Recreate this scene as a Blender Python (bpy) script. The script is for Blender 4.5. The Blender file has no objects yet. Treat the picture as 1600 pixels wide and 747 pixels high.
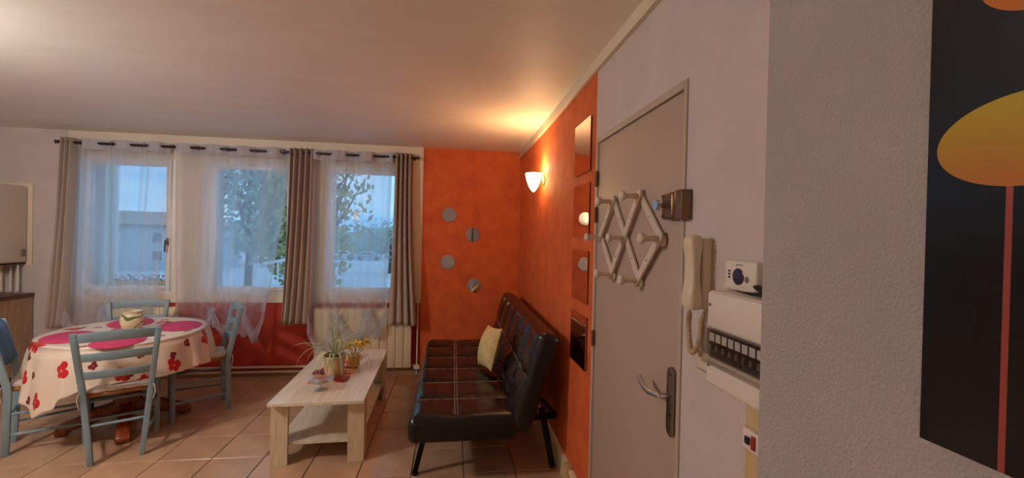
import bpy, bmesh, math, random
from mathutils import Vector, Matrix
random.seed(7)
S = bpy.context.scene
COL = S.collection
PI = math.pi
sin, cos = math.sin, math.cos

# ------------------------------------------------------------------ camera
FPX = 669.0
YAW, PITCH, ROLL, CAMZ = .1354, -.0082, .0225, 1.535
fw = Vector((sin(YAW)*cos(PITCH), cos(YAW)*cos(PITCH), sin(PITCH)))
rt = Vector((cos(YAW), -sin(YAW), 0)); up = rt.cross(fw)
r2 = cos(ROLL)*rt + sin(ROLL)*up
u2 = -sin(ROLL)*rt + cos(ROLL)*up
cd = bpy.data.cameras.new('camera'); cam = bpy.data.objects.new('camera', cd); COL.objects.link(cam)
cd.sensor_width = 36; cd.lens = FPX/1600*36; cd.clip_start = .02; cd.clip_end = 400
mw = Matrix((r2, u2, -fw)).transposed().to_4x4(); mw.translation = (0, 0, CAMZ)
cam.matrix_world = mw
S.camera = cam

# ------------------------------------------------------------------ sky
w = bpy.data.worlds.new('sky'); S.world = w; w.use_nodes = True
nt = w.node_tree; nt.nodes.clear()
out = nt.nodes.new('ShaderNodeOutputWorld'); bg = nt.nodes.new('ShaderNodeBackground')
tc = nt.nodes.new('ShaderNodeTexCoord'); mp = nt.nodes.new('ShaderNodeMapping'); mp.inputs['Scale'].default_value = (1, 1, 4)
nz = nt.nodes.new('ShaderNodeTexNoise'); nz.inputs['Scale'].default_value = 2.2; nz.inputs['Detail'].default_value = 5
cr = nt.nodes.new('ShaderNodeValToRGB')
cr.color_ramp.elements[0].position = .38; cr.color_ramp.elements[0].color = (.19, .50, .90, 1)
cr.color_ramp.elements[1].position = .66; cr.color_ramp.elements[1].color = (.48, .72, .95, 1)
nt.links.new(tc.outputs['Generated'], mp.inputs['Vector']); nt.links.new(mp.outputs[0], nz.inputs['Vector'])
nt.links.new(nz.outputs['Fac'], cr.inputs[0]); nt.links.new(cr.outputs[0], bg.inputs[0]); nt.links.new(bg.outputs[0], out.inputs[0])
bg.inputs[1].default_value = 1.35

# ------------------------------------------------------------------ exposure
S.view_settings.view_transform = 'Standard'; S.view_settings.look = 'None'
S.view_settings.exposure = 0.2; S.view_settings.gamma = 1.0; S.view_settings.use_curve_mapping = False
S.cycles.max_bounces = 10; S.cycles.transparent_max_bounces = 16; S.cycles.transmission_bounces = 8
S.cycles.caustics_refractive = False; S.cycles.caustics_reflective = False
LAMP_SCONCE, LAMP_MAIN, LAMP_REAR = 6.5, 172.0, 45.0     # watts of the bulb; radiance of the opal globe

# ------------------------------------------------------------------ helpers
def lin(c):
    return tuple(((x/255)/12.92 if x/255 <= .04045 else ((x/255+.055)/1.055)**2.4) for x in c) + (1,)

def mat(name, col, rough=.6, metal=0., col2=None, nscale=8., bump=0., bscale=60., bdetail=3, spec=.5, coat=0., trans=0., emit=None, estr=0., var=0., stretch=None, sheen=0., lo=.35, hi=.65):
    m = bpy.data.materials.new(name); m.use_nodes = True
    t = m.node_tree; b = t.nodes['Principled BSDF']; L = t.links
    b.inputs['Base Color'].default_value = lin(col); b.inputs['Roughness'].default_value = rough
    b.inputs['Metallic'].default_value = metal; b.inputs['Specular IOR Level'].default_value = spec
    b.inputs['Coat Weight'].default_value = coat; b.inputs['Coat Roughness'].default_value = .12
    b.inputs['Transmission Weight'].default_value = trans; b.inputs['Sheen Weight'].default_value = sheen
    if emit: b.inputs['Emission Color'].default_value = lin(emit); b.inputs['Emission Strength'].default_value = estr
    tcn = t.nodes.new('ShaderNodeTexCoord'); src = tcn.outputs['Object']
    if stretch:
        mpn = t.nodes.new('ShaderNodeMapping'); mpn.inputs['Scale'].default_value = stretch
        L.new(src, mpn.inputs['Vector']); src = mpn.outputs[0]
    last = None
    if col2:
        n = t.nodes.new('ShaderNodeTexNoise'); n.inputs['Scale'].default_value = nscale; n.inputs['Detail'].default_value = 6
        L.new(src, n.inputs['Vector'])
        r = t.nodes.new('ShaderNodeValToRGB'); r.color_ramp.elements[0].position = lo; r.color_ramp.elements[1].position = hi
        r.color_ramp.elements[0].color = lin(col); r.color_ramp.elements[1].color = lin(col2)
        L.new(n.outputs['Fac'], r.inputs[0]); last = r.outputs[0]
    if var:
        oi = t.nodes.new('ShaderNodeObjectInfo'); hs = t.nodes.new('ShaderNodeHueSaturation')
        mr = t.nodes.new('ShaderNodeMapRange'); mr.inputs['To Min'].default_value = 1-var; mr.inputs['To Max'].default_value = 1+var
        L.new(oi.outputs['Random'], mr.inputs[0]); L.new(mr.outputs[0], hs.inputs['Value'])
        if last: L.new(last, hs.inputs['Color'])
        else: hs.inputs['Color'].default_value = lin(col)
        last = hs.outputs[0]
    if last: L.new(last, b.inputs['Base Color'])
    if bump:
        n2 = t.nodes.new('ShaderNodeTexNoise'); n2.inputs['Scale'].default_value = bscale; n2.inputs['Detail'].default_value = bdetail
        L.new(src, n2.inputs['Vector'])
        bp = t.nodes.new('ShaderNodeBump'); bp.inputs['Strength'].default_value = bump; bp.inputs['Distance'].default_value = .01
        L.new(n2.outputs['Fac'], bp.inputs['Height']); L.new(bp.outputs[0], b.inputs['Normal'])
    return m

class MB:
    def __init__(s): s.v = []; s.f = []; s.mi = []; s.cur = 0
    def add(s, vs, fs):
        o = len(s.v); s.v += [tuple(v) for v in vs]
        for f in fs: s.f.append(tuple(i+o for i in f)); s.mi.append(s.cur)
        return s
    def box(s, x0, x1, y0, y1, z0, z1, M=None):
        vs = [Vector((x, y, z)) for z in (z0, z1) for y in (y0, y1) for x in (x0, x1)]
        if M: vs = [M @ v for v in vs]
        return s.add(vs, [(0, 2, 3, 1), (4, 5, 7, 6), (0, 1, 5, 4), (2, 6, 7, 3), (0, 4, 6, 2), (1, 3, 7, 5)])
    def bar(s, a, b, w, t, upv=(0, 0, 1)):
        a, b = Vector(a), Vector(b); d = (b-a).normalized(); u = Vector(upv); sd = d.cross(u)
        if sd.length < 1e-4: sd = d.cross(Vector((0, 1, 0)))
        sd.normalize(); u = sd.cross(d).normalized()
        vs = [p + sd*i*w/2 + u*j*t/2 for p in (a, b) for i, j in ((-1, -1), (1, -1), (1, 1), (-1, 1))]
        return s.add(vs, [(0, 1, 2, 3), (7, 6, 5, 4), (0, 4, 5, 1), (1, 5, 6, 2), (2, 6, 7, 3), (3, 7, 4, 0)])
    def tube(s, pts, r, n=10, caps=True, flat=1.0, closed=False):
        pts = [Vector(p) for p in pts]; N = len(pts); R = r if isinstance(r, (list, tuple)) else [r]*N
        rings = []; pu = None
        for i, p in enumerate(pts):
            if closed: d = pts[(i+1) % N]-pts[i-1]
            else: d = pts[min(i+1, N-1)]-pts[max(i-1, 0)]
            d.normalize()
            if pu is None: pu = Vector((0, 0, 1)) if abs(d.z) < .9 else Vector((1, 0, 0))
            u = (pu - d*pu.dot(d)).normalized(); pu = u; q = d.cross(u)
            rings.append([p + (u*cos(2*PI*k/n)*flat + q*sin(2*PI*k/n))*R[i] for k in range(n)])
        fs = []
        for i in range(N if closed else N-1):
            j = (i+1) % N
            for k in range(n): fs.append((i*n+k, i*n+(k+1) % n, j*n+(k+1) % n, j*n+k))
        if caps and not closed: fs += [tuple(range(n))[::-1], tuple((N-1)*n+k for k in range(n))]
        return s.add([v for rg in rings for v in rg], fs)
    def lathe(s, prof, n=24, c=(0, 0, 0), sx=1., sy=1., M=None, a0=0, a1=2*PI, cap=True):
        full = abs(a1-a0-2*PI) < 1e-6; K = n if full else n+1
        vs = []
        for r, z in prof:
            for k in range(K):
                a = a0+(a1-a0)*k/n; v = Vector((r*cos(a)*sx, r*sin(a)*sy, z))
                vs.append((M @ v if M else v) + Vector(c))
        fs = []
        for i in range(len(prof)-1):
            for k in range(n):
                k2 = (k+1) % K
                fs.append((i*K+k, i*K+k2, (i+1)*K+k2, (i+1)*K+k))
        if full and cap:
            if prof[0][0] > 1e-5: fs.append(tuple(range(K))[::-1])
            if prof[-1][0] > 1e-5: fs.append(tuple((len(prof)-1)*K+k for k in range(K)))
        return s.add(vs, fs)
    def prism(s, poly, h0, h1, M=None):
        n = len(poly); vs = [Vector((x, y, h)) for h in (h0, h1) for x, y in poly]
        if M: vs = [M @ v for v in vs]
        return s.add(vs, [tuple(range(n))[::-1], tuple(n+i for i in range(n))] + [(i, (i+1) % n, n+(i+1) % n, n+i) for i in range(n)])
    def grid(s, fn, nu, nv, wrap=False):
        vs = [fn(i/nu, j/nv) for j in range(nv+1) for i in range(nu if wrap else nu+1)]
        K = nu if wrap else nu+1
        return s.add(vs, [(j*K+i, j*K+(i+1) % K, (j+1)*K+(i+1) % K, (j+1)*K+i) for j in range(nv) for i in range(nu)])
    def build(s, name, m, parent=None, bevel=0, smooth=35, seg=2, solid=0, merge=False, loc=None):
        me = bpy.data.meshes.new(name); me.from_pydata(s.v, [], s.f)
        ms = m if isinstance(m, (list, tuple)) else [m]
        for q in ms: me.materials.append(q)
        if len(ms) > 1:
            for p, i in zip(me.polygons, s.mi): p.material_index = i
        bm = bmesh.new(); bm.from_mesh(me)
        if merge: bmesh.ops.remove_doubles(bm, verts=bm.verts, dist=1e-5)
        bmesh.ops.recalc_face_normals(bm, faces=bm.faces) if not solid else None
        if bevel:
            es = [e for e in bm.edges if len(e.link_faces) == 2 and e.calc_face_angle(0) > .6]
            bmesh.ops.bevel(bm, geom=es, offset=bevel, segments=seg, profile=.5, affect='EDGES', clamp_overlap=True)
        bm.to_mesh(me); bm.free()
        if smooth:
            me.polygons.foreach_set('use_smooth', [True]*len(me.polygons)); me.set_sharp_from_angle(angle=math.radians(smooth))
        o = bpy.data.objects.new(name, me); COL.objects.link(o)
        if parent: o.parent = parent
        if loc: o.location = loc
        if solid:
            md = o.modifiers.new('thickness', 'SOLIDIFY'); md.thickness = solid; md.offset = 0
        return o

def tag(o, label=None, cat=None, group=None, kind=None):
    if label: o['label'] = label
    if cat: o['category'] = cat
    if group: o['group'] = group
    if kind: o['kind'] = kind
    return o
def thing(name, label, cat, loc=(0, 0, 0), rz=0, group=None, kind=None):
    o = bpy.data.objects.new(name, None); COL.objects.link(o); o.location = loc; o.rotation_euler = (0, 0, rz); o.empty_display_size = .05
    return tag(o, label, cat, group, kind)
def copy_tree(o, parent=None):
    kids = list(o.children); c = o.copy(); COL.objects.link(c); c.parent = parent
    for k in kids: copy_tree(k, c)
    return c
def B(*a): return MB().box(*a)

# ------------------------------------------------------------------ materials
m_white_wall = mat('white_wallpaper', (198, 186, 182), .75, col2=(206, 194, 190), nscale=6, bump=.35, bscale=170, bdetail=2)
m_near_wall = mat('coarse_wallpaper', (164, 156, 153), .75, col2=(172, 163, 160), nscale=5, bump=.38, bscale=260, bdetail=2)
m_orange = mat('orange_plaster_paint', (196, 84, 36), .72, col2=(216, 104, 46), nscale=7, bump=.25, bscale=45, bdetail=6, lo=.3, hi=.7)
m_red = mat('brick_red_wall', (168, 44, 28), .72, col2=(188, 60, 36), nscale=7, bump=.2, bscale=45, lo=.3, hi=.7)  # redder and darker than the orange plaster
m_lining = mat('cream_lining', (222, 210, 192), .6, bump=.12, bscale=120)
m_ceiling = mat('satin_ceiling_paint', (238, 232, 224), .55, col2=(242, 237, 229), nscale=3, bump=.07, bscale=30, bdetail=6, stretch=(1, 3, 1), spec=.4)
m_cream_gloss = mat('cream_gloss_paint', (222, 208, 184), .4)
m_pvc = mat('white_pvc', (228, 228, 228), .3)
m_door = mat('greige_door_paint', (176, 156, 142), .5, bump=.05, bscale=80)
m_doorframe = mat('greige_door_frame_paint', (180, 164, 150), .5)
m_tile = mat('terracotta_tile', (180, 142, 112), .22, col2=(202, 164, 132), nscale=5, bump=.03, bscale=12, bdetail=5, var=.06, lo=.3, hi=.7)
m_grout = mat('brown_grout', (78, 58, 46), .9)
m_leather = mat('black_leather', (13, 11, 11), .27, col2=(19, 15, 14), nscale=9, bump=.22, bscale=14, bdetail=9)
m_seam = mat('grey_thread', (150, 134, 118), .7)
m_black_metal = mat('black_metal', (16, 15, 15), .35, metal=.6)
m_chrome = mat('chrome', (210, 210, 212), .08, metal=1)
m_brass = mat('aged_brass', (128, 104, 84), .32, metal=.85)
m_steel = mat('brushed_steel', (140, 128, 118), .3, metal=.9)
m_rod = mat('dark_bronze_rod', (52, 36, 34), .35, metal=.4)
m_drape = mat('taupe_cloth', (172, 154, 141), .85, bump=.1, bscale=400, sheen=.2)
m_chair = mat('blue_grey_chair_paint', (122, 146, 158), .5, col2=(132, 155, 166), nscale=10, bump=.08, bscale=60)
m_rush = mat('woven_rush', (176, 122, 72), .8, col2=(146, 96, 54), nscale=30, bump=.5, bscale=90, stretch=(1, 6, 1))
m_cushion = mat('pale_cushion_cloth', (196, 184, 172), .9, col2=(206, 194, 184), nscale=14, bump=.2, bscale=120)
m_mat = mat('magenta_placemat', (190, 44, 92), .7, col2=(204, 62, 108), nscale=20, bump=.1, bscale=100)
m_oak = mat('whitewashed_oak_with_sheen', (234, 224, 206), .32, col2=(216, 202, 178), nscale=5, bump=.08, bscale=30, stretch=(9, .7, 9))  # reflection on the table top lightened into this colour; uprights stay darker
m_oak_v = mat('whitewashed_oak_upright', (222, 206, 178), .45, col2=(200, 182, 150), nscale=5, bump=.08, bscale=30, stretch=(9, 9, .7))
m_orange_wood = mat('varnished_pine', (152, 72, 34), .25, col2=(120, 52, 24), nscale=6, stretch=(1, 6, 6), coat=.4)
m_radiator = mat('cream_radiator_enamel', (228, 212, 178), .4)
m_mirror = mat('mirror_silver', (235, 235, 235), .015, metal=1)
m_edge_shadow = mat('mirror_edge_shadow', (60, 24, 16), .5)  # dark brown stands in for the shadow round the mirror edges
m_boiler = mat('boiler_enamel', (206, 192, 178), .25)
m_darkgap = mat('dark_gap', (34, 28, 26), .7)
m_cabinet = mat('light_oak_laminate', (176, 144, 116), .5, col2=(158, 126, 98), nscale=4, stretch=(8, 8, 1))
m_worktop = mat('brown_worktop', (104, 72, 58), .4, col2=(88, 60, 48), nscale=12)
m_plastic = mat('ivory_plastic', (216, 200, 182), .35)
m_plastic_white = mat('white_plastic', (224, 214, 204), .35)
m_yellow_plastic = mat('yellowed_plastic', (200, 172, 126), .45)
m_black_plastic = mat('black_plastic', (20, 20, 22), .4)
m_grey_plastic = mat('grey_plastic', (120, 112, 106), .4)
m_rack = mat('cream_painted_rack', (212, 196, 182), .45)
m_cord = mat('tan_cord', (190, 160, 128), .5)
m_screen = mat('violet_lens', (52, 42, 66), .2)
m_pot = mat('glazed_cream_pot', (222, 204, 166), .35, col2=(206, 184, 140), nscale=10)
m_yellow = mat('yellow_petals', (244, 224, 84), .6)
m_yellow_pot = mat('pale_yellow_pot', (222, 192, 96), .5)
m_soil = mat('potting_soil', (50, 36, 26), .95, bump=.4)
m_runner = mat('cream_and_red_runner', (196, 58, 34), .8, col2=(222, 184, 150), nscale=12, lo=.49, hi=.52)
m_coaster = mat('dark_red_coaster', (132, 34, 28), .5)
m_throw = mat('pale_yellow_cushion', (216, 196, 142), .85, col2=(200, 176, 124), nscale=16, bump=.4, bscale=24)
m_blue_cloth = mat('blue_cloth', (86, 118, 150), .85, bump=.2, bscale=40)

def leaf_mat():
    m = mat('striped_leaf', (116, 142, 92), .5); t = m.node_tree; L = t.links
    uv = t.nodes.new('ShaderNodeUVMap'); sx = t.nodes.new('ShaderNodeSeparateXYZ'); L.new(uv.outputs[0], sx.inputs[0])
    r = t.nodes.new('ShaderNodeValToRGB'); e = r.color_ramp.elements
    e[0].position = .22; e[0].color = lin((206, 206, 168)); e[1].position = .34; e[1].color = lin((104, 130, 84))
    a = e.new(.66); a.color = lin((104, 130, 84)); b = e.new(.78); b.color = lin((206, 206, 168))
    L.new(sx.outputs['X'], r.inputs[0]); L.new(r.outputs[0], t.nodes['Principled BSDF'].inputs['Base Color'])
    return m
m_leaf = leaf_mat()

def sheer_mat(nm='white_voile', lo_=.46, hi_=.9):
    m = bpy.data.materials.new(nm); m.use_nodes = True; t = m.node_tree; t.nodes.clear(); L = t.links
    o = t.nodes.new('ShaderNodeOutputMaterial'); tr = t.nodes.new('ShaderNodeBsdfTransparent'); tl = t.nodes.new('ShaderNodeBsdfTranslucent')
    df = t.nodes.new('ShaderNodeBsdfDiffuse'); m1 = t.nodes.new('ShaderNodeMixShader'); m2 = t.nodes.new('ShaderNodeMixShader')
    tl.inputs[0].default_value = (.92, .95, 1, 1); df.inputs[0].default_value = (.55, .60, .74, 1)
    m1.inputs[0].default_value = .24; L.new(tl.outputs[0], m1.inputs[1]); L.new(df.outputs[0], m1.inputs[2])
    # a fine weave: denser threads where the cloth turns edge-on (real facing dependence of a thin net)
    lw = t.nodes.new('ShaderNodeLayerWeight'); lw.inputs[0].default_value = .35
    mr = t.nodes.new('ShaderNodeMapRange'); mr.inputs['To Min'].default_value = lo_; mr.inputs['To Max'].default_value = hi_
    L.new(lw.outputs['Facing'], mr.inputs[0]); L.new(mr.outputs[0], m2.inputs[0])
    L.new(tr.outputs[0], m2.inputs[1]); L.new(m1.outputs[0], m2.inputs[2]); L.new(m2.outputs[0], o.inputs[0])
    return m
m_sheer = sheer_mat()
m_gather = sheer_mat('gathered_voile', .68, .96)
m_heading = mat('voile_heading', (176, 176, 186), .8)

def glass_mat(name, tint=(1, 1, 1, 1), ior=1.45, rough=0.0):
    m = bpy.data.materials.new(name); m.use_nodes = True; t = m.node_tree; t.nodes.clear(); L = t.links
    o = t.nodes.new('ShaderNodeOutputMaterial'); tr = t.nodes.new('ShaderNodeBsdfTransparent'); gl = t.nodes.new('ShaderNodeBsdfGlossy')
    lw = t.nodes.new('ShaderNodeLayerWeight'); lw.inputs[0].default_value = .12; fr = t.nodes.new('ShaderNodeMapRange'); fr.inputs['To Min'].default_value = ((ior-1)/(ior+1))**2; fr.inputs['To Max'].default_value = .7; L.new(lw.outputs['Facing'], fr.inputs[0]); mx = t.nodes.new('ShaderNodeMixShader')
    tr.inputs[0].default_value = tint; gl.inputs['Roughness'].default_value = rough
    L.new(fr.outputs[0], mx.inputs[0]); L.new(tr.outputs[0], mx.inputs[1]); L.new(gl.outputs[0], mx.inputs[2]); L.new(mx.outputs[0], o.inputs[0])
    return m
m_glass = glass_mat('window_glass', (.97, .98, .98, 1))
m_dish_glass = glass_mat('dish_glass', (.94, .96, .97, 1), 3.4, .03)
m_clear_cover = glass_mat('clear_cover', (.93, .92, .90, 1), 1.4, .1)

def cloth_mat():
    """cream oilcloth with scattered red butterflies, drawn in the cloth's own flat coordinates"""
    m = mat('butterfly_tablecloth', (226, 208, 190), .4, bump=.03, bscale=200); t = m.node_tree; L = t.links
    def mth(op, a, b=None, c=None):
        n = t.nodes.new('ShaderNodeMath'); n.operation = op
        for i, x in enumerate((a, b, c)):
            if x is None: continue
            if isinstance(x, (int, float)): n.inputs[i].default_value = x
            else: L.new(x, n.inputs[i])
        return n.outputs[0]
    uv = t.nodes.new('ShaderNodeUVMap')
    def layer(scale, size, thr, seed):
        mp = t.nodes.new('ShaderNodeMapping'); mp.inputs['Scale'].default_value = (scale, scale, 1); mp.inputs['Location'].default_value = (seed, seed*.7, 0)
        L.new(uv.outputs[0], mp.inputs[0])
        v = t.nodes.new('ShaderNodeTexVoronoi'); v.voronoi_dimensions = '2D'; v.inputs['Scale'].default_value = 1; v.inputs['Randomness'].default_value = .75
        L.new(mp.outputs[0], v.inputs['Vector'])
        sb = t.nodes.new('ShaderNodeVectorMath'); sb.operation = 'SUBTRACT'; L.new(mp.outputs[0], sb.inputs[0]); L.new(v.outputs['Position'], sb.inputs[1])
        sc = t.nodes.new('ShaderNodeSeparateColor'); L.new(v.outputs['Color'], sc.inputs[0])
        vr = t.nodes.new('ShaderNodeVectorRotate'); vr.rotation_type = 'Z_AXIS'; L.new(sb.outputs[0], vr.inputs['Vector']); L.new(mth('MULTIPLY', sc.outputs[0], 6.28), vr.inputs['Angle'])
        sp = t.nodes.new('ShaderNodeSeparateXYZ'); L.new(vr.outputs[0], sp.inputs[0])
        ax = mth('ABSOLUTE', sp.outputs[0])
        def lobe(cx, cy, rx, ry):
            dx = mth('DIVIDE', mth('SUBTRACT', ax, cx*size), rx*size); dy = mth('DIVIDE', mth('SUBTRACT', sp.outputs[1], cy*size), ry*size)
            return mth('LESS_THAN', mth('ADD', mth('MULTIPLY', dx, dx), mth('MULTIPLY', dy, dy)), 1.)
        wing = mth('MAXIMUM', lobe(.50, .26, .52, .52), lobe(.36, -.46, .40, .40))
        return mth('MULTIPLY', wing, mth('GREATER_THAN', sc.outputs[1], thr)), sc.outputs[2]
    a, ra = layer(4.0, .23, .30, 3.1); b, rb = layer(6.6, .19, .55, 8.3)
    mix = t.nodes.new('ShaderNodeMix'); mix.data_type = 'RGBA'; mix.inputs[6].default_value = lin((226, 208, 190)); mix.inputs[7].default_value = lin((196, 30, 34)); L.new(a, mix.inputs[0])
    mix2 = t.nodes.new('ShaderNodeMix'); mix2.data_type = 'RGBA'; mix2.inputs[7].default_value = lin((122, 22, 34)); L.new(b, mix2.inputs[0]); L.new(mix.outputs[2], mix2.inputs[6])
    L.new(mix2.outputs[2], t.nodes['Principled BSDF'].inputs['Base Color'])
    return m
m_cloth = cloth_mat()

# ================================================================== STRUCTURE
XR, YB, ZC, XL, YF = .735, 4.805, 2.48, -5.6, -2.4      # right wall, back wall, ceiling, left wall, wall behind the camera
WT = .28
WIN = [(-3.67, -2.825), (-2.505, -1.67), (-1.343, -.51)]   # outer frames
WZ0, WZ1 = .86, 2.235
struct = lambda o: tag(o, kind='structure')

# back wall: below, above and between the windows (colour changes at x = -3.4 and x = -.345)
mb = MB()
def wseg(x0, x1, z0, z1, i): mb.cur = i; mb.box(x0, x1, YB, YB+WT, z0, z1)
edges = [XL]+[e for wn in WIN for e in wn]
wseg(XL, -3.4, 0, WZ0, 0); wseg(-3.4, -.345, 0, WZ0, 1); wseg(XL, -.345, WZ1, ZC, 0)
wseg(XL, WIN[0][0], WZ0, WZ1, 0); wseg(WIN[0][1], WIN[1][0], WZ0, WZ1, 0); wseg(WIN[1][1], WIN[2][0], WZ0, WZ1, 0); wseg(WIN[2][1], -.345, WZ0, WZ1, 0)
wseg(-.345, XR+.2, 0, ZC, 2)
struct(mb.build('wall_back', [m_white_wall, m_red, m_orange], smooth=0))
# cream lining round the windows
mb = MB(); y0, y1 = YB-.012, YB+.001
for x0, x1, z0, z1 in [(-3.79, -.345, WZ1, ZC-.002), (-3.79, -.345, .772, WZ0), (-3.79, WIN[0][0], WZ0, WZ1), (WIN[0][1], WIN[1][0], WZ0, WZ1), (WIN[1][1], WIN[2][0], WZ0, WZ1), (WIN[2][1], -.345, WZ0, WZ1)]:
    mb.box(x0, x1, y0, y1, z0, z1)
struct(mb.build('trim_1', m_lining, smooth=0))
# right wall, split at the paint edge and the door
YD0, YD1, DH = 1.285, 2.163, 2.052
mb = MB(); T = .2
mb.cur = 1; mb.box(XR, XR+T, 2.185, YB+WT, 0, ZC)
mb.cur = 0; mb.box(XR, XR+T, YD1, 2.185, 0, ZC); mb.box(XR, XR+T, YD0, YD1, DH, ZC); mb.box(XR, XR+T, YF, YD0, 0, ZC)
struct(mb.build('wall_right', [m_white_wall, m_orange], smooth=0))
struct(B(.42, XR, YF, .534, 0, ZC).build('wall_near', m_near_wall, smooth=0))
struct(B(XL-.2, XL, YF, YB+WT, 0, ZC).build('wall_left', m_white_wall, smooth=0))
struct(B(XL-.2, XR+T, YF-.2, YF, 0, ZC).build('wall_front', m_white_wall, smooth=0))
struct(B(XL-.2, XR+T, YF-.2, YB+WT, ZC, ZC+.15).build('ceiling', m_ceiling, smooth=0))
# ceiling edge board along the right wall, with a raised lower lip
mb = MB(); mb.box(XR-.014, XR+.001, .5, YB, 2.405, ZC-.001); mb.box(XR-.022, XR-.013, .5, YB, 2.405, 2.428)
struct(mb.build('trim_2', m_cream_gloss, bevel=.002, smooth=30))
struct(B(XR-.012, XR+.001, YB-.012, YB+.001, .15, 2.405).build('trim_3', m_orange, smooth=0))
# skirtings
mb = MB(); mb.box(XR-.018, XR+.001, 2.2, YB, .0, .145); mb.box(XR-.024, XR-.017, 2.2, YB, .118, .145)
sk = struct(mb.build('baseboard_right', m_cream_gloss, bevel=.003))
MB().box(XR-.05, XR-.001, 2.47, 2.53, .0, .165).build('end_block', m_yellow_plastic, sk, bevel=.004)
struct(B(-3.9, XR-.03, YB-.010, YB+.001, .0, .055).build('baseboard_back', m_tile, bevel=.002))

# floor: grout bed with separately laid tiles
TS = .333; OX, OY = -2.568, 3.0846
fl = struct(B(XL-.1, XR+.1, YF-.1, YB+.1, -.12, -.004).build('floor', m_grout, smooth=0))
def tile_mesh(w_, d_):
    g = .0028; c = .0022
    q = MB(); x0, x1, y0, y1 = g, w_-g, g, d_-g
    vs = [(x0, y0, -.006), (x1, y0, -.006), (x1, y1, -.006), (x0, y1, -.006), (x0, y0, -c), (x1, y0, -c), (x1, y1, -c), (x0, y1, -c),
          (x0+c, y0+c, 0), (x1-c, y0+c, 0), (x1-c, y1-c, 0), (x0+c, y1-c, 0)]
    q.add(vs, [(a, (a+1) % 4, 4+(a+1) % 4, 4+a) for a in range(4)]+[(4+a, 4+(a+1) % 4, 8+(a+1) % 4, 8+a) for a in range(4)]+[(8, 9, 10, 11)])
    return q
cache = {}
stuff = MB()
for i in range(-10, 11):
    for j in range(-17, 7):
        x0, x1 = max(XL, OX+TS*i), min(XR, OX+TS*(i+1)); ya, yb = max(YF, OY+TS*j), min(YB, OY+TS*(j+1))
        if x1-x0 < .02 or yb-ya < .02: continue
        key = (round(x1-x0, 3), round(yb-ya, 3))
        if j >= -9 and i >= -8:
            dz = random.uniform(-.0004, .0004)
            if key not in cache:
                cache[key] = tile_mesh(*key).build('tile', m_tile, fl, smooth=0); o = cache[key]
            else:
                o = cache[key].copy(); COL.objects.link(o); o.parent = fl
            o.location = (x0, ya, dz)
        else:
            q = tile_mesh(*key); stuff.add([(v[0]+x0, v[1]+ya, v[2]) for v in q.v], q.f)
tag(stuff.build('far_tiles', m_tile, fl, smooth=0), kind='stuff')

# windows
def window(n, x0, x1, handle_side=1):
    r = thing('window_%d' % n, None, None, (x0, YB, WZ0), kind='structure'); W_ = x1-x0; H_ = WZ1-WZ0
    mb = MB(); a = .032
    for bx in [(0, a, 0, H_), (W_-a, W_, 0, H_), (a, W_-a, 0, a), (a, W_-a, H_-a, H_)]: mb.box(bx[0], bx[1], -.006, .06, bx[2], bx[3])
    mb.build('window_frame', m_pvc, r, bevel=.003)
    mb = MB(); b = .078
    for bx in [(a, b, a, H_-a), (W_-b, W_-a, a, H_-a), (b, W_-b, a, b), (b, W_-b, H_-b, H_-a)]: mb.box(bx[0]+.001, bx[1]-.001, -.016, .05, bx[2]+.001, bx[3]-.001)
    s_ = mb.build('sash', m_pvc, r, bevel=.004)
    B(b-.005, W_-b+.005, .012, .018, b-.005, H_-b+.005).build('pane', m_glass, r, smooth=0)
    hx = W_-.055
    mb = MB(); mb.box(hx-.012, hx+.012, -.026, -.014, .5, .57); mb.tube([(hx, -.025, .545), (hx, -.055, .545)], .008); mb.build('handle_base', m_steel, r, bevel=.002)
    MB().tube([(hx, -.055, .548), (hx-.003, -.057, .50), (hx-.006, -.055, .43)], [.009, .008, .007]).build('handle', m_steel, r)
    # outer masonry reveal and sill
    mb = MB()
    mb.box(0, W_, .06, .36, -.03, .0); mb.build('outer_sill', m_ext_cream, r, bevel=.004)
m_ext_cream = mat('cream_render', (226, 214, 178), .9, bump=.2, bscale=60)
for i, (a, b) in enumerate(WIN): window(i+1, a, b)

# door
dr = thing('door_1', None, None, (XR, YD0, 0), kind='structure')
DW = YD1-YD0
mb = MB()
for bx in [(0, .022, 0, DH), (DW-.022, DW, 0, DH), (.022, DW-.022, DH-.028, DH)]: mb.box(-.006, .12, bx[0]+.0005, bx[1]-.0005, bx[2], bx[3]-.0005)
mb.build('door_frame', m_doorframe, dr, bevel=.002)
B(.002, .045, .0255, DW-.0255, .008, DH-.0315).build('door_leaf', m_door, dr, bevel=.002)
B(.046, .2, 0.001, DW-.001, 0, DH).build('door_backing', m_darkgap, dr, smooth=0)
for z in (1.838, 1.651, 1.013):
    h = MB(); h.tube([(-.009, DW-.021, z-.04), (-.009, DW-.021, z+.04)], .0075, 10); h.box(-.0078, -.0045, DW-.036, DW-.008, z-.038, z+.038)
    h.build('hinge', m_brass, dr)
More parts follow.
